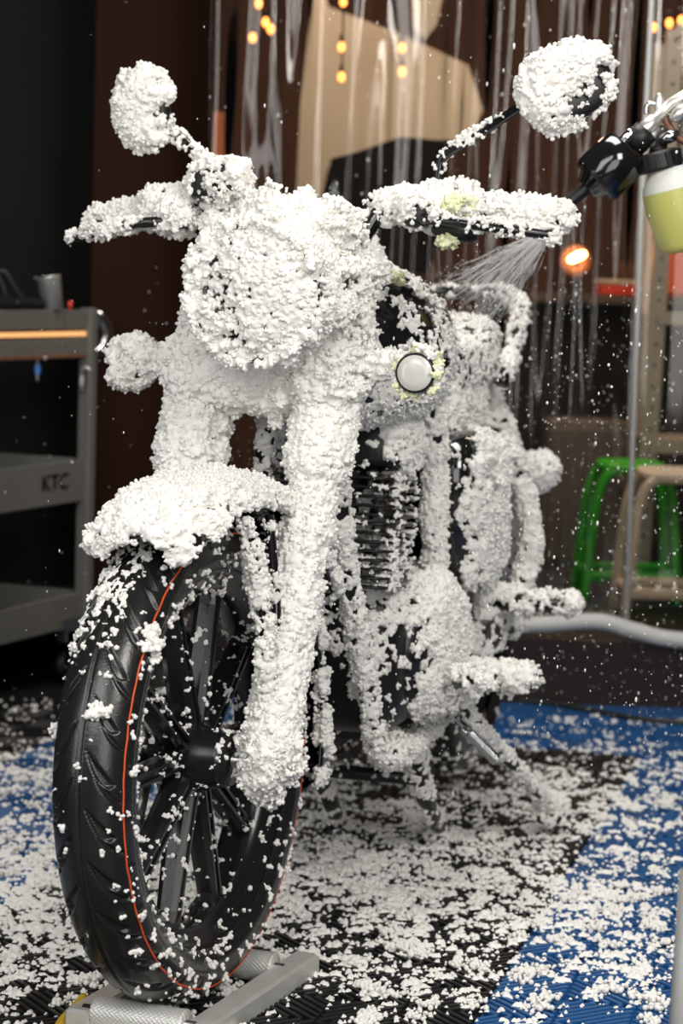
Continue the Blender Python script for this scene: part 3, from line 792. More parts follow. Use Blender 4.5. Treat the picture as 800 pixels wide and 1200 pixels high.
# mirrors
def mirror(cen, stalk, face, rx, rz, tilt, lab):
    u = np.cross(Z, face); u /= np.linalg.norm(u); w = np.cross(face, u)
    c, s = math.cos(tilt), math.sin(tilt)
    a = u * c + w * s; b = -u * s + w * c
    mb = MB(); mb.sup(cen, a * rx, b * rz, face * .018, .55, .9, 36, 14)
    mi = mb.build('mirror', M['black_plastic'], bike); tag(mi, lab)
    MB().sup(cen - face * .0165, a * rx * .9, b * rz * .9, face * .003, .6, .9, 36, 8).build('mirror_glass', M['mirror_glass'], mi)
    st = MB().tube(spl(stalk, 7), .0065, 10).build('stalk', M['black_paint'], mi)
    bs = MB().lathe([(-.012, .011), (.012, .011), (.016, .008)], stalk[0], Z, 14, cap=True).build('stalk_base', M['black_paint'], mi)
    return mi, st
mf = V(FM, .92, .15, -.05); mf /= np.linalg.norm(mf)
mr, mrs = mirror(FM(-.33, -.272, 1.212), [FM(-.30, -.145, 1.125), FM(-.315, -.18, 1.148), FM(-.33, -.225, 1.178)], mf, .036, .050, .15, 'mirror on the left of the picture, all foam')
mf2 = V(FM, .80, .5, .18); mf2 /= np.linalg.norm(mf2)
ml_, mls = mirror(FM(-.33, .368, 1.243), [FM(-.33, .183, 1.09), FM(-.33, .186, 1.13), FM(-.33, .196, 1.150), FM(-.33, .25, 1.182), FM(-.33, .30, 1.215), FM(-.33, .33, 1.225)], mf2, .062, .048, .45, 'mirror on the right of the picture, black rim bare')
# turn signals
def signal(ctr, ax, stem_pts, r=.026, lab=None, lensmat='clear_lens', parent=bike):
    ax = ax / np.linalg.norm(ax)
    b = MB().lathe([(-.035, .004), (-.03, .016), (-.01, r * .95), (.012, r), (.014, r * .9)], ctr, ax, 28, cap=True).build('turn_signal', M['black_plastic'], parent)
    if lab: tag(b, lab)
    MB().lathe([(.012, r * .93), (.015, r * .86), (.017, r * .5), (.0175, .0001)], ctr, ax, 26).build('signal_lens', M[lensmat], b)
    st = MB().tube(spl(stem_pts, 5), .0085, 10).build('stalk', M['black_plastic'], b)
    return b, st
sf = V(FM, 1, .12, 0)
s1, s1s = signal(FM(-.195, -.218, .847), sf, [FM(-.205, -.12, .853), FM(-.205, -.17, .85), FM(-.21, -.215, .847)])
s2, s2s = signal(FM(-.17, .222, .852), sf, [FM(-.205, .10, .862), FM(-.20, .16, .858), FM(-.19, .205, .853)], r=.027, lab='round clear turn signal with bare lens', lensmat='frosted_lens')
sbk = V(BP, .9, .3, 0)
s3, s3s = signal(BP(-1.05, .160, .632), -sbk, [BP(-1.0, .08, .66), BP(-1.03, .12, .64), BP(-1.05, .15, .634)])
s4, s4s = signal(BP(-1.05, -.175, .632), -sbk, [BP(-1.0, -.08, .66), BP(-1.03, -.13, .64), BP(-1.05, -.165, .634)])

# fuel tank
rings = []
secs = [(-.02, .03, .93, .85, .0), (-.04, .075, .955, .80, .1), (-.09, .138, .990, .762, .2), (-.16, .166, 1.0, .752, .3), (-.26, .172, .998, .752, .3), (-.36, .135, .962, .765, .3), (-.44, .105, .925, .785, .2), (-.50, .07, .89, .80, .1), (-.515, .03, .87, .82, 0)]
for x, w, zt, zb, k in secs:
    rg = []
    for i in range(36):
        a = 2 * math.pi * i / 36; c_, s_ = math.cos(a), math.sin(a)
        y = w * math.copysign(abs(c_) ** .75, c_); zz = (zt + zb) / 2 + (zt - zb) / 2 * math.copysign(abs(s_) ** .8, s_)
        if s_ > 0: y *= 1 - .12 * s_
        rg.append(BP(x, y, zz))
    rings.append(rg)
def smooth_rings(rings, n=4):
    out = []
    cols = [spl([r[j] for r in rings], n) for j in range(len(rings[0]))]
    return [[cols[j][i] for j in range(len(cols))] for i in range(len(cols[0]))]
tank = MB().ring_loft(smooth_rings(rings)).build('fuel_tank', M['black_paint'], bike)
MB().lathe([(0, .03), (.01, .03), (.014, .024), (.014, .001)], BP(-.22, 0, .982), V(BP, .05, 0, 1), 24).build('filler_cap', M['chrome'], tank)
# seat
rings = []
for x, w, zt, zb in [(-.49, .06, .86, .80), (-.53, .09, .885, .79), (-.62, .115, .885, .785), (-.74, .115, .888, .785), (-.80, .118, .905, .785), (-.92, .105, .915, .79), (-1.02, .08, .91, .80), (-1.05, .06, .885, .82)]:
    rings.append([BP(x, w * math.copysign(abs(math.cos(a)) ** .5, math.cos(a)), (zt + zb) / 2 + (zt - zb) / 2 * math.copysign(abs(math.sin(a)) ** .55, math.sin(a))) for a in [2 * math.pi * i / 32 for i in range(32)]])
seat = MB().ring_loft(smooth_rings(rings)).build('seat', M['vinyl'], bike)
tail = MB().sup(BP(-.96, 0, .745), V(BP, .14, 0, .0), V(BP, 0, .08, 0), V(BP, 0, 0, .042), .5, .5).sup(BP(-.66, .0, .765), V(BP, .2, 0, 0), V(BP, 0, .10, 0), V(BP, 0, 0, .05), .4, .4).build('tail_cowl', M['black_paint'], bike)
gr = MB().tube(spl([BP(-.80, .135, .80), BP(-.88, .140, .875), BP(-.98, .128, .935), BP(-1.07, .08, .955), BP(-1.08, 0, .957), BP(-1.07, -.08, .955), BP(-.98, -.128, .935), BP(-.88, -.140, .875), BP(-.80, -.135, .80)]), .011, 12).build('grab_rail', M['black_paint'], bike)
# side covers, boxes
scs = []
for s in (-1, 1):
    scs.append(MB().sup(BP(-.60, s * .118, .60), V(BP, .17, s * .01, .0), V(BP, 0, .058, 0), V(BP, 0.02, 0, .135), .55, .75).build('side_cover', M['black_paint'], bike))
strut = []
for s in (-1, 1):
    mb = MB(); p0, p1 = BP(-.86, s * .112, .74), BP(-.98, s * .115, .40)
    mb.tube([p0, p0 + (p1 - p0) * .45], .024); mb.tube([p0 + (p1 - p0) * .45, p1], .014)
    hx = [p0 + (p1 - p0) * (.12 + .75 * i / 140) + .03 * (math.cos(i * .45) * BD[0] + math.sin(i * .45) * BD[1]) for i in range(141)]
    mb.tube(hx, .0045, 6)
    strut.append(mb.build('shock_absorber', M['black_engine'], bike))
loop = MB().tube(spl([BP(-.80, .13, .70), BP(-.83, .16, .66), BP(-.84, .182, .58), BP(-.84, .190, .52), BP(-.83, .180, .46), BP(-.80, .17, .43), BP(-.76, .14, .44)]), .0095, 12).build('leg_guard_rail', M['black_paint'], bike)
# frame
fr_parts = []
mb = MB()
for s in (-1, 1):
    mb.tube(spl([BP(.0, s * .03, .86), BP(-.01, s * .052, .72), BP(-.05, s * .062, .58), BP(-.14, s * .075, .38), BP(-.20, s * .085, .27), BP(-.30, s * .10, .245), BP(-.70, s * .10, .28), BP(-.80, s * .10, .40), BP(-.78, s * .10, .70)]), .013, 14)
mb.tube([BP(.0, 0, .90), BP(-.3, 0, .80), BP(-.75, 0, .76)], .02)
mb.tube([BP(.01, 0, .78), BP(-.02, 0, .96)], .034, 18)
frm = mb.build('frame', M['black_engine'], bike)
spars = [MB().tube(spl([BP(-.38, s * .100, .79), BP(-.40, s * .110, .72), BP(-.40, s * .112, .60), BP(-.42, s * .112, .52)]), .014, 14).build('frame_spar', M['black_engine'], frm) for s in (-1, 1)]
# engine
eng = MB().sup(BP(-.36, 0, .40), V(BP, .17, 0, 0), V(BP, 0, .115, 0), V(BP, 0, 0, .125), .45, .45).build('engine', M['black_engine'], bike)
cv = MB().lathe([(0, .118), (.012, .118), (.03, .106), (.044, .09), (.05, .06), (.052, .001)], BP(-.36, .105, .405), V(BP, .12, 1, 0), 44).build('crankcase_cover', M['black_alloy'], eng)
MB().lathe([(.052, .04), (.056, .04), (.058, .001)], BP(-.36, .105, .405), V(BP, .12, 1, 0), 30).build('cover_badge', M['black_paint'], eng)
cvr = MB().lathe([(0, .12), (.03, .106), (.05, .08), (.055, .001)], BP(-.36, -.105, .405), V(BP, 0, -1, 0), 40).build('crankcase_cover', M['black_alloy'], eng)
mb = MB(); up_ = V(BP, -.10, 0, 1); up_ /= np.linalg.norm(up_)
fw_ = V(BP, .995, 0, .1)
base = BP(-.225, .0, .50)
mb.sup(base + up_ * .10, fw_ * .062, V(BP, 0, .062, 0), up_ * .12, .3, .8)
for i in range(13):
    mb.sup(base + up_ * (.012 + i * .0135), fw_ * .095, V(BP, 0, .108, 0), up_ * .0026, .2, .35, 32, 6)
cyl = mb.build('cylinder_fins', M['black_engine'], eng)
hd_ = MB().sup(base + up_ * .225, fw_ * .085, V(BP, 0, .115, 0), up_ * .042, .4, .45).sup(base + up_ * .262, fw_ * .06, V(BP, 0, .085, 0), up_ * .025, .5, .5).build('cylinder_head', M['black_engine'], eng)
ex = MB().tube(spl([BP(-.14, -.02, .66), BP(-.09, -.03, .60), BP(-.07, -.05, .48), BP(-.10, -.09, .33), BP(-.22, -.13, .25), BP(-.5, -.15, .26), BP(-.7, -.16, .30)]), .019, 14).build('exhaust_pipe', M['black_engine'], bike)
mf_ = MB().tube([BP(-.66, -.165, .30), BP(-.72, -.17, .31), BP(-1.15, -.19, .40), BP(-1.17, -.19, .405)], [.02, .045, .05, .03], 24).build('muffler', M['black_engine'], ex)
# rear wheel, fender, swingarm
rcx = -1.10
ctrR = BP(rcx, 0, .36)
rw_, rty = wheel('rear_wheel', ctrR, (BD[0], BD[1], Z), .315, None, w=.062, front=False)
def rfn(x, y, z): return BP(rcx + x, y, z + .022)
rfend = fender_mesh(rfn, .345, 20, -95, .085, n=50).build('rear_fender', M['black_paint'], bike)
swg = MB()
for s in (-1, 1): swg.tube([BP(-.60, s * .10, .37), BP(rcx, s * .115, .36)], .022)
swg.sup(BP(-.8, .135, .37), V(BP, .26, 0, 0), V(BP, 0, .018, 0), V(BP, 0, 0, .03), .5, .4)
swo = swg.build('swingarm', M['black_engine'], bike)
# pegs
pg = MB().tube([BP(-.75, .12, .425), BP(-.75, .285, .432), BP(-.75, .292, .432)], [.015, .016, .012], 14).box(BP(-.75, .135, .42), V(BP, .03, 0, 0), V(BP, 0, .012, 0), V(BP, 0, 0, .03), .005).build('passenger_peg', M['rubber'], bike)
fp_ = MB().tube([BP(-.43, .12, .345), BP(-.43, .278, .350), BP(-.43, .286, .350)], [.017, .019, .014], 14).build('foot_peg', M['rubber'], bike)
sl = MB().tube(spl([BP(-.34, .15, .325), BP(-.33, .172, .345), BP(-.29, .185, .368), BP(-.28, .225, .372)]), .010, 12).tube(spl([BP(-.44, .165, .33), BP(-.38, .18, .33), BP(-.30, .178, .362)]), .008, 10).build('gear_lever', M['black_alloy'], bike)
fp2 = MB().tube([BP(-.43, -.12, .345), BP(-.43, -.30, .350)], .018, 14).build('foot_peg', M['rubber'], bike)
# lower rail, stands
rail = MB().tube([BP(-.36, .165, .322), BP(-.38, .15, .315), BP(-.42, .045, .262), BP(-.42, -.05, .24)], .016, 12).box(BP(-.42, .10, .29), V(BP, .03, 0, 0), V(BP, 0, .05, .025), V(BP, 0, 0, .012), .004).build('cross_member', M['black_engine'], bike)
csf = at(496, 972, 4.02)
cs = MB().tube(spl([BP(-.44, .085, .245), BP(-.50, .082, .16), BP(-.60, .074, .09), BP(-.76, .062, .016)]), [.015] * 24 + [.017], 12)
cs.box(BP(-.765, .062, .004), V(BP, .04, 0, 0), V(BP, 0, .02, 0), V(BP, 0, 0, .006), .003)
cs.tube(spl([BP(-.44, -.085, .245), BP(-.50, -.09, .16), BP(-.60, -.1, .09), BP(-.74, -.12, .016)]), .015, 12)
cs.box(BP(-.745, -.12, .004), V(BP, .04, 0, 0), V(BP, 0, .02, 0), V(BP, 0, 0, .006), .003)
cs.tube([BP(-.50, .088, .16), BP(-.50, -.09, .16)], .012)
cso = cs.build('center_stand', M['black_engine'], bike)
ssp = [BP(-.46, .155, .30), BP(-.52, .178, .245), BP(-.63, .20, .18), BP(-.77, .228, .095), BP(-.84, .240, .055)]
ss = MB().tube(spl(ssp), .0105, 12)
ss.sup(BP(-.845, .243, .050), V(BP, .035, 0, -.018), V(BP, 0, .028, 0), V(BP, .004, 0, .008), .4, .6)
sso = ss.build('side_stand', M['black_engine'], bike)
s0, s1_ = BP(-.44, .150, .275), BP(-.60, .205, .165)
hx = []; n = 26 * 10; ax_ = s1_ - s0; a_ = np.cross(ax_, Z); a_ /= np.linalg.norm(a_); b_ = np.cross(ax_ / np.linalg.norm(ax_), a_)
for i in range(n + 1):
    q = i / n; hx.append(s0 + ax_ * (.22 + .56 * q) + .0085 * (math.cos(q * 26 * 2 * math.pi) * a_ + math.sin(q * 26 * 2 * math.pi) * b_))
sp = MB().tube(hx, .0021, 6).tube([s0, s0 + ax_ * .22], .002, 6).tube([s0 + ax_ * .78, s1_], .002, 6)
tag(sp.build('return_spring', M['chrome'], sso), 'bright coiled steel spring')

#FOAM_BEGIN
# ------------------------------------------------------------------ foam on the motorcycle
toC = WP(-.2, -1, .4)
def kz(z0, z1, a, b):      # coverage multiplier ramp over height
    return lambda P, N: a + (b - a) * np.clip((P[:, 2] - z0) / (z1 - z0), 0, 1)
foam(legs[1], legs[1], 1.0, .0135, (0.0025, 0.0051), seed=2, vox=.0020, bias=toC, amt=.25)
foam(legs[0], legs[0], .97, .016, (0.0025, 0.0049), seed=3, vox=.0021, bias=toC, amt=.2, keep=lambda P, N: np.where(P[:, 2] > .6, 1.0, .35))
foam([yoke], yoke, 1.05, .024, (0.0026, 0.0053), seed=4, vox=.0021)
foam([hl, ears[0], ears[1]], hl, .88, .013, (0.0023, 0.0045), seed=5, bias=(0, 0, 1), amt=.1, vox=.0019)
foam([ln], hl, .93, .010, (0.0023, 0.0048), seed=6, freq=22, vox=.0019, bias=toC, amt=0)
foam([ga], ga, 1.05, .030, (0.0025, 0.0053), seed=7)
foam([hb], hb, .78, .014, (0.0023, 0.0045), seed=8, bias=(0, 0, 1), amt=.25)
foam(grips, hb, .76, .0085, (0.0023, 0.0045), seed=9, bias=(0, 0, 1), amt=.3, freq=40)
foam(sw + [res], hb, .84, .012, (0.0025, 0.0049), seed=10, bias=(0, 0, 1), amt=.3)
foam([levers[0]], hb, .68, .007, (0.0023, 0.0041), seed=11, bias=(0, 0, 1), amt=.25)
foam([levers[1]], hb, .62, .007, (0.0023, 0.0041), seed=31, bias=(0, 0, 1), amt=.25)
foam([mr], mr, .86, .016, (0.0025, 0.0049), seed=12, bias=toC, amt=.1)
foam([mrs], mr, .7, .007, (0.0020, 0.0037), seed=13, amt=.3)
_mc = FM(-.33, .368, 1.243)
foam([ml_], ml_, .97, .014, (0.0025, 0.0053), seed=14, bias=(-.9, -.2, .5), amt=.08, freq=34, keep=lambda P, N: np.clip(1.02 - 14 * np.clip((P - _mc) @ np.array([.85, 0, -.5]) - .004, 0, 1), .25, 1.1))
foam([mls], ml_, .36, .006, (0.0018, 0.0034), seed=15, amt=.3, freq=60)
foam([s1, s1s], s1, 1.0, .015, (0.0026, 0.0053), seed=16)
foam([s2s], s2, .95, .014, (0.0025, 0.0045), seed=17)
foam([s2], s2, .8, .006, (0.0018, 0.0033), seed=18, keep=lambda P, N: (((P - FM(-.17, .222, .852)) @ sf) < .004).astype(float))
foam([s3, s3s], s3, .95, .014, (0.0025, 0.0049), seed=19, vox=.003)
foam([fend], fend, .90, .012, (0.0025, 0.0051), seed=20, bias=toC, amt=.14, keep=lambda P, N: np.where(N @ (P.mean(0) * 0 + 1) > -9, 1.0, 1.0) * np.where(((P - FP(0, 0, AX)) * N).sum(1) > 0, 1.0, 0.0))
foam([fl_], fl_, .45, .009, (0.0021, 0.0041), seed=21, keep=lambda P, N: np.clip(.05 + ((P - FP(0, .028, AX)) @ Lf > 0) * 1.3, 0, 1.3))
foam(stays[2:3], fend, .92, .008, (0.0025, 0.0049), seed=22)
foam(stays[3:4], fend, .25, .004, (0.0025, 0.0041), seed=23)
foam([tank], tank, .74, .013, (.0024, .0050), seed=24, bias=(.75, .05, .9), amt=.40, vox=.0025, freq=30)
foam([seat], seat, .96, .012, (0.0029, 0.0057), seed=25, vox=.003, spacing=.0055)
foam([tail], tail, .88, .014, (0.0029, 0.0057), seed=26, vox=.003, spacing=.0055)
foam([gr], gr, .66, .007, (0.0025, 0.0045), seed=27, vox=.003, spacing=.0055)
foam([scs[1]], scs[1], .80, .012, (0.0025, 0.0053), seed=28, vox=.003, spacing=.0052, bias=(.8, -.1, .3), amt=.1, keep=lambda P, N: np.clip(.16 + ((P - BD[2]) @ BD[1] - .143) * 40, .10, 1.05))
foam([strut[1]], strut[1], .85, .013, (0.0029, 0.0053), seed=29, vox=.0032, spacing=.006)
foam([loop], loop, 1.0, .012, (0.0026, 0.0049), seed=30, vox=.003)
foam([frm], frm, .86, .006, (0.0023, 0.0048), seed=32, vox=.0027, bias=toC, amt=.12, freq=34)
foam([spars[1]], frm, .97, .008, (.0026, .005), seed=50, vox=.0026)
foam([eng], eng, .20, .008, (0.0025, 0.0049), seed=33, vox=.0028, bias=(.5, -.2, .8), amt=.3)
foam([cv], eng, .42, .011, (.0025, .0049), seed=34, vox=.0024, bias=(1, .1, .35), amt=.75)
foam([cyl], eng, .16, .006, (0.0021, 0.0043), seed=35, vox=.0026, spacing=.0058, bias=(.9, -.1, .2), amt=.35, freq=34)
foam([hd_], eng, .45, .011, (0.0025, 0.0049), seed=36, vox=.0027, bias=(.6, 0, .6), amt=.35)
foam([ex], ex, .08, .006, (0.0025, 0.0045), seed=37, vox=.003)
foam([swo], swo, .5, .010, (0.0029, 0.0049), seed=38, vox=.0032, spacing=.006)
foam([pg], pg, .74, .009, (0.0025, 0.0045), seed=39, vox=.0028, bias=(0, 0, 1), amt=.3)
foam([fp_, sl], fp_, .74, .012, (0.0025, 0.0051), seed=40, vox=.0025, bias=(0, 0, 1), amt=.25)
foam([rail], rail, .25, .005, (0.0020, 0.0037), seed=41, amt=.1)
foam([cso], cso, .45, .0045, (0.0021, 0.0041), seed=42, vox=.0026)
foam([sso], sso, .80, .0035, (0.0023, 0.0045), seed=43, vox=.0026, bias=(0, 0, 1), amt=.25)
foam([stem], stem, .5, .008, (0.0025, 0.0041), seed=44)
foam([rfend], rfend, .5, .010, (0.0029, 0.0049), seed=45, vox=.0034, spacing=.0065)
foam([rty], rw_, .30, .008, (0.0025, 0.0049), seed=46, vox=.0036, spacing=.009)
# flecks on the front wheel
foam([fw], fw, .11, .003, (.0015, .0036), seed=47, vox=.0020, spacing=.004, freq=90, amt=.06)
spk = [c for c in fw.children if c.name.startswith(('spoke', 'hub'))]
foam(spk, fw, .10, .003, (.0015, .0036), seed=48, vox=.0020, spacing=.004, freq=80, amt=.08)
cA = WC
def tyre_keep(P, N):
    rel = P - cA; y = rel @ Lw; up = rel @ Uw; fw1 = rel @ _w20[0]
    ang = np.degrees(np.arctan2(fw1, up))
    k = np.where(y > .034, .085, .010)                                  # right wall of the picture
    k = np.where((y > .034) & (fw1 < .05), .14, k)
    topm = np.exp(-((ang - 38) / 15) ** 2) * (y < .02) * (y > -.06)
    k = k + 1.0 * topm
    return k
foam([ftyre], fw, 1.0, .006, (.0016, .0042), seed=49, vox=.0019, spacing=.0042, freq=110, amt=0, keep=tyre_keep)
def blob(cen, r, n, seed, flat=(1, 1, 1), name='foam', parent=fw, mat=None, vox=.0022):
    rng = np.random.default_rng(seed)
    d = rng.normal(0, 1, (n, 3)); d /= np.linalg.norm(d, axis=1)[:, None]
    C = np.array(cen) + d * (rng.random(n) ** .4 * r)[:, None] * np.array(flat)
    me = spheres('b', C, rng.uniform(.0025, .0055, n), ICO1)
    o = bpy.data.objects.new('b', me); COL.objects.link(o)
    md = o.modifiers.new('r', 'REMESH'); md.mode = 'VOXEL'; md.voxel_size = vox; md.use_smooth_shade = True
    dg = bpy.context.evaluated_depsgraph_get(); dg.update()
    m2 = bpy.data.meshes.new_from_object(o.evaluated_get(dg)); COL.objects.unlink(o); bpy.data.objects.remove(o)
    m2 = grit(m2, vox, seed); m2.name = name
    f = link_mesh(name, m2, mat or M['foam'], parent); f['kind'] = 'stuff'; return f
def tyre_pt(ang, a, lift=.0):
    a = math.radians(a); t = math.radians(ang)
    r = .280 + (.045 + lift) * math.cos(a)
    return WC + _w20[0] * (r * math.sin(t)) + Lw * ((.052 + lift) * math.sin(a)) + Uw * (r * math.cos(t))
blob(tyre_pt(52, 78), .017, 60, 60); blob(tyre_pt(48, 66), .010, 30, 61)
blob(tyre_pt(70, 18), .015, 45, 62, (1, 1, .6)); blob(tyre_pt(74, -88), .012, 30, 63)
# heavy clump at the axle clamp and under the foam on the fork bottom
blob(FP(0.005, .112, .345), .040, 380, 64, (1, 1, 1.05), parent=legs[1])
blob(FP(.01, .10, .30), .022, 90, 65, (1, 1, 1), parent=legs[1])
blob(FP(-.02, .082, .40), .028, 240, 66, (1, .9, 1.4), parent=legs[1])
blob(FP(.0, .085, .37), .035, 220, 68, (1, 1, 1.3), parent=legs[1])
# thick mass between headlight and gauge, dripping foam under the yoke
blob(FM(-.21, .065, 1.035), .062, 650, 70, (1, 1.05, .85), parent=ga)
blob(FM(-.25, .095, .965), .036, 380, 71, (1, .6, 1.9), parent=yoke)
blob(FM(-.19, .01, .79), .016, 60, 72, (.8, .7, 1.6), parent=yoke)
blob(FM(-.195, -.11, .87), .045, 380, 73, (1, .9, 1.3), parent=yoke)
blob(FM(-.20, .11, .87), .045, 380, 74, (1, .9, 1.3), parent=yoke)
blob(FM(-.28, -.125, 1.10), .04, 300, 75, (1, 1.1, .9), parent=hb)
blob(FM(-.30, .135, 1.072), .030, 200, 76, (1, 1.3, .8), parent=hb)
blob(FM(-.29, .228, 1.078), .026, 160, 77, (1, 1.2, .6), parent=hb, mat=M['green_foam'])
blob(FM(-.275, .222, 1.028), .016, 50, 78, (1, 1.3, .6), parent=hb, mat=M['green_foam'])
blob(BP(-.12, .075, .975), .045, 260, 79, (1, 1, .35), parent=tank, mat=M['green_foam'])
blob(BP(-.27, .085, .25), .040, 300, 80, (1, 1.1, .8), parent=frm)
blob(BP(-.35, .15, .34), .050, 420, 81, (1, 1, .8), parent=fp_)
blob(BP(-.835, .242, .062), .026, 160, 82, (1, 1.2, .6), parent=sso)
# ring of greenish froth round the clear signal
rng = np.random.default_rng(5)
for k in range(40):
    a = rng.uniform(-1.2, 4.6); rr0 = rng.uniform(.027, .034)
    blob(FM(-.165 + rng.uniform(-.012, .004), .222 + rr0 * math.cos(a), .852 + rr0 * math.sin(a)), .005, 8, 90 + k, parent=s2, mat=M['green_foam'] if k % 2 else M['foam'], vox=.0018)

# ------------------------------------------------------------------ foam lying on the floor
def floor_foam():
    step = .0024
    xs = np.arange(-.95, 1.15, step); ys = np.arange(2.62, 5.2, step * 1.15)
    XX, YY = np.meshgrid(xs, ys, indexing='ij')
    P = np.stack([XX.ravel(), YY.ravel(), np.zeros(XX.size)], 1)
    n = .44 * vn(P * 130, 5) + .34 * vn(P * 230, 6) + .22 * vn(P * 360, 16) + .30 * (vn(P * 42, 7) - .5) + .16 * (fbm(P * 7, 8, 2) - .5)
    x, y = P[:, 0], P[:, 1]
    den = np.full(len(P), .40)
    g = lambda cx, cy, sx, sy, a: a * np.exp(-((x - cx) / sx) ** 2 - ((y - cy) / sy) ** 2)
    den += g(-.50, 3.55, .26, .42, .24) + g(.02, 3.75, .28, .3, .22) + g(.12, 3.55, .3, .4, .10) + g(.45, 3.6, .2, .3, .05)
    den -= g(.45, 4.95, .5, .25, .12) + .13 * ((y > 4.75) & (x < -.3)) + g(-.45, 4.75, .5, .35, .05) + g(-.1, 2.75, .35, .22, .16) + g(.9, 5.1, .5, .2, .12) + g(.45, 2.85, .3, .2, .11) + g(0.05, 4.6, .3, .4, .03) + g(-.5, 2.85, .25, .25, .08)
    order = .80 - den * .80
    h = n - (.700 - (den - .40) * .62)
    h = np.where(h > 0, np.clip(h, 0, 1) ** .6 * .012 + .0010, -.0008)
    h += np.where(h > 0, (vn(P * 330, 11) - .5) * .0022, 0)
    P[:, 2] = h
    nx, ny = XX.shape
    idx = np.arange(nx * ny).reshape(nx, ny)
    q = np.stack([idx[:-1, :-1], idx[1:, :-1], idx[1:, 1:], idx[:-1, 1:]], -1).reshape(-1, 4)
    ok = (h[q] > 0).any(1)
    q = q[ok]
    used = np.unique(q); mp = np.full(nx * ny, -1); mp[used] = np.arange(len(used)); q = mp[q]; v = P[used]
    me = bpy.data.meshes.new('floor_foam'); me.vertices.add(len(v)); me.vertices.foreach_set('co', v.astype(np.float32).ravel())
    me.loops.add(q.size); me.loops.foreach_set('vertex_index', q.astype(np.int32).ravel()); me.polygons.add(len(q))
    me.polygons.foreach_set('loop_start', (np.arange(len(q)) * 4).astype(np.int32)); me.polygons.foreach_set('loop_total', np.full(len(q), 4, dtype=np.int32))
    me.update(calc_edges=True); me.polygons.foreach_set('use_smooth', np.ones(len(q), dtype=bool))
    o = link_mesh('floor_foam', me, M['foam'])
    tag(o, 'white foam flecks splattered all over the black and blue floor tiles', 'foam', kind='stuff')
floor_foam()
# bigger lumps on the floor
rng = np.random.default_rng(77)
cl, rl_ = [], []
for k in range(420):
    x = rng.uniform(-.8, .9); y = rng.uniform(2.75, 4.4)
    m_ = rng.integers(12, 46)
    for _ in range(m_):
        cl.append([x + rng.normal(0, .008), y + rng.normal(0, .009), rng.uniform(.001, .007)]); rl_.append(rng.uniform(.0015, .0042))
me = spheres('foam_lumps', np.array(cl), np.array(rl_), ICO2)
o = link_mesh('foam_lumps', me, M['foam']); tag(o, 'small raised lumps of white foam lying on the floor tiles', 'foam', kind='stuff')
# airborne droplets
C_, R_, S_ = [], [], []
for k in range(3400):
    Yd = rng.uniform(2.9, 5.2)
    px = 800 * rng.random() ** .6; py = rng.uniform(0, 1000) if rng.random() < .25 else rng.uniform(330, 900)
    if px < 260 and rng.random() < .6: continue
    p = at(px, py, Yd)
    if p[2] < .03: continue
    C_.append(p); R_.append(min(.0020, .0005 + rng.exponential(.00035))); S_.append([1, 1, rng.uniform(1, 2.4)])
me = spheres('foam_droplets', np.array(C_), np.array(R_), ICO1, np.array(S_))
o = link_mesh('foam_droplets', me, M['foam']); tag(o, 'tiny white droplets of foam drifting in the air around the motorcycle', 'droplets', kind='stuff')
#FOAM_END
# ------------------------------------------------------------------ spray
noz = at(652, 262, 3.6)
mb = MB(); rs = random.Random(9)
for k in range(520):
    ty_ = rs.random()
    e = at(505 + 75 * ty_ + rs.gauss(0, 6), 332 + 58 * ty_ + rs.gauss(0, 6), 3.6 + rs.uniform(-.08, .12))
    t0 = rs.uniform(0, .75); t1 = min(1.12, t0 + rs.uniform(.08, .35))
    a = noz + (e - noz) * t0; b = noz + (e - noz) * t1
    sag = WP(0, 0, -.006 * t0)
    w_ = rs.uniform(.0004, .0011)
    mb.tube([a, (a + b) / 2 + sag, b], [w_ * .4, w_, w_ * .4], 5)
for k in range(900):
    t0 = rs.uniform(.2, 1.15); ty_ = rs.random()
    e = at(500 + 85 * ty_ + rs.gauss(0, 8), 328 + 66 * ty_ + rs.gauss(0, 8), 3.6 + rs.uniform(-.08, .12))
    c = noz + (e - noz) * t0; r_ = rs.uniform(.0006, .0016)
    mb.sup(c, X * r_, Yv * r_, Z * r_, nu=6, nv=4)
o = mb.build('foam_spray', M['spray_water']); tag(o, 'fine fan of spray jetting from the foam gun onto the seat', 'spray', kind='stuff')

# ------------------------------------------------------------------ foam gun
GY = 3.62
g0, g1 = at(703, 207, GY), at(733, 178, GY)
ga_ = g1 - g0; gl_ = np.linalg.norm(ga_); gax = ga_ / gl_
gun = thing('foam_gun', 'chrome foam gun with black barrel and bottle of yellow-green soap', 'foam gun', at(760, 180, GY))
MB().lathe([(-.028, .012), (-.028, .020), (-.012, .030), (-.012, .040), (-.006, .043), (gl_ * .55, .043), (gl_ * 1.05, .041), (gl_ * 1.12, .032), (gl_ * 1.12, .01)], g0 , gax, 40).build('barrel', M['black_paint'], gun)
MB().tube(spl([at(655, 246, GY - .01), at(668, 236, GY), at(685, 222, GY), g0 - gax * .005], 5), [.0085] * 5 + [.0095] * 10 + [.010], 14).build('nozzle_tube', M['black_plastic'], gun)
n0 = at(740, 172, GY); n1 = at(757, 154, GY)
MB().tube([n0, n1, n1 + (n1 - n0) * .05], [.021, .021, .016], 20).build('neck', M['black_plastic'], gun)
MB().box(at(735, 160, GY - .01), gax * .012, np.cross(gax, Yv) * .008, Yv * .010, .003).build('lock_nut', M['chrome'], gun)
b0, b1, b2, b3 = at(747, 160, GY - .005), at(768, 140, GY - .005), at(785, 122, GY - .005), at(835, 96, GY)
MB().tube([b0, b0 + (b1 - b0) * .5, b1, b1 + (b2 - b1) * .05, b2, b3], [.0135, .0135, .0125, .009, .009, .014], 18).build('body_tube', M['brushed_steel'], gun)
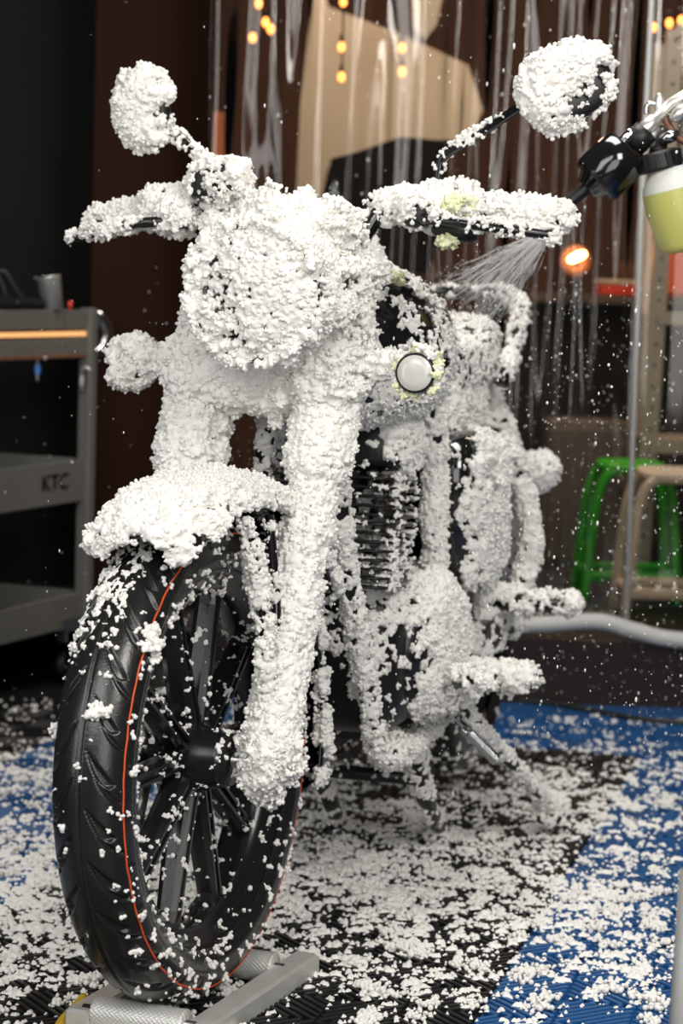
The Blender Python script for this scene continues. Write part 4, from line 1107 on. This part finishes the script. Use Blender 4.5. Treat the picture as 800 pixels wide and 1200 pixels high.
MB().tube(spl([at(757, 134, GY), at(758, 124, GY), at(764, 121, GY), at(775, 127, GY), at(790, 140, GY)]), .0035, 10).build('hanging_hook', M['chrome'], gun)
MB().sup(at(772, 122, GY), X * .008, Yv * .007, Z * .017, .8, 1).build('air_valve', M['brushed_steel'], gun)
MB().tube(spl([at(783, 128, GY), at(797, 116, GY), at(820, 110, GY)]), .0045, 10).tube(spl([at(775, 132, GY), at(785, 150, GY), at(795, 162, GY), at(820, 172, GY)]), [.006] * 25, 10).build('trigger_guard', M['copper_strip'], gun)
MB().sup(at(784, 160, GY - .012), (gax * .3 + X * .7) * .017, Yv * .012, np.cross(X, Yv) * .011, 1, 1).build('pressure_knob', M['chrome'], gun)
MB().sup(at(797, 132, GY - .012), (X * .75 + Z * .6) * .021, Yv * .013, (Z * .75 - X * .6) * .012, 1, 1).build('trigger', M['brushed_steel'], gun)
MB().tube([at(768, 148, GY), at(762, 160, GY), at(764, 172, GY)], [.010, .009, .005], 12).build('feed_valve', M['brushed_steel'], gun)
MB().tube(spl([at(777, 148, GY + .01), at(773, 165, GY + .01), at(770, 180, GY)]), .013, 14).build('feed_pipe', M['black_plastic'], gun)
c_t, c_b = at(766, 176, GY), at(800, 290, GY)
bax = at(783, 277, GY) - at(768, 185, GY); bax /= np.linalg.norm(bax)
bax = V(WP, .27, 0, -.963)
ct0 = at(768, 178, GY)
prof = [(0, .008), (0, .030), (.004, .036), (.026, .037), (.030, .034)]
mb = MB(); mb.lathe(prof, ct0, bax, 40)
for k in range(20):
    a = 2 * math.pi * k / 20; u = np.cross(bax, Yv); w_ = np.cross(bax, u)
    mb.box(ct0 + bax * .015 + (u * math.cos(a) + w_ * math.sin(a)) * .037, bax * .011, np.cross(bax, u * math.cos(a) + w_ * math.sin(a)) * .003, (u * math.cos(a) + w_ * math.sin(a)) * .002)
mb.build('cap', M['black_plastic'], gun, False)
bc = ct0 + bax * .026 + X * .012
up_b = MB().lathe([(0, .030), (.008, .034), (.022, .044), (.034, .0475)], bc, bax, 44)
bo = up_b.build('bottle', M['bottle_plastic'], gun)
MB().lathe([(.034, .0475), (.06, .048), (.118, .040), (.128, .034), (.131, .02), (.131, .001)], bc, bax, 44).build('soap_liquid', M['bottle_liquid'], bo)

# ------------------------------------------------------------------ wheel stand with rollers
std = thing('roller_stand', 'aluminium roller stand under the front wheel', 'wheel stand', FM(0, -.02, -.008))
def knurl(p0, p1, r):
    d = p1 - p0; ln_ = np.linalg.norm(d); d = d / ln_; a = np.array([0, 0, 1.0]); u = np.cross(d, a); u /= np.linalg.norm(u); w_ = np.cross(d, u)
    ns, nl = 96, int(ln_ / .0016); rings = []
    for i in range(nl + 1):
        x = ln_ * i / nl; rg = []
        for k in range(ns):
            th = 2 * math.pi * k / ns
            h = .0018 * (abs(math.sin(th * 12 + x * 420)) * abs(math.sin(th * 12 - x * 420)))
            rg.append(p0 + d * x + (r + h) * (math.cos(th) * u + math.sin(th) * w_))
        rings.append(rg)
    return MB().ring_loft(rings)
for xx in (.14, -.14):
    knurl(FM(xx, -.076, .022), FM(xx, .052, .022), .020).build('roller', M['aluminium'], std)
    MB().tube([FM(xx, -.095, .022), FM(xx, .065, .022)], .008).build('roller_shaft', M['steel'], std)
for y in (-.094, .068):
    MB().box(FM(-.01 if y > 0 else -.005, y, .010), V(FM, .21 if y > 0 else .165, 0, 0), V(FM, 0, .019, 0), V(FM, 0, 0, .017), .004).build('side_rail', M['aluminium'], std, False)
MB().box(FM(.17, -.012, .0), V(FM, .012, 0, 0), V(FM, 0, .07, 0), V(FM, 0, 0, .007), .002).build('cross_bar', M['aluminium'], std, False)
MB().box(FM(-.17, -.012, .0), V(FM, .012, 0, 0), V(FM, 0, .07, 0), V(FM, 0, 0, .007), .002).build('cross_bar', M['aluminium'], std, False)
o = MB().tube(spl([fl(98, 1172), fl(84, 1188), fl(70, 1204), fl(40, 1260)], 6), .006, 10).build('strap', M['yellow']); tag(o, 'yellow cord running from the roller stand to the lower left', 'cord')
# blurred steel post in the lower right corner
q0, q1 = at(790, 1300, 2.3), at(809, 1020, 2.3)
q0 = q1 + (q0 - q1) * ((q1[2] + .01) / (q1[2] - q0[2]))
pp = thing('stand_pole', 'pale grey metal pole leaning at the lower right corner', 'pole', q0)
MB().tube([q0, q1], .0115, 20).build('tube', M['post_grey'], pp)
MB().tube([q0, q0 + (q1 - q0) * .06], .014, 20).build('foot_cap', M['rubber'], pp)

for o in ROOTS:
    if '_t' in o.keys(): pass
for o in list(bpy.data.objects):
    if o.parent is not None and o.parent.get('_t') is not None and o.get('_t') is None and o.type == 'MESH':
        pass
for o in ROOTS:
    del o['_t']
print('SCENE polys', sum(len(o.data.polygons) for o in bpy.data.objects if o.type == 'MESH'))
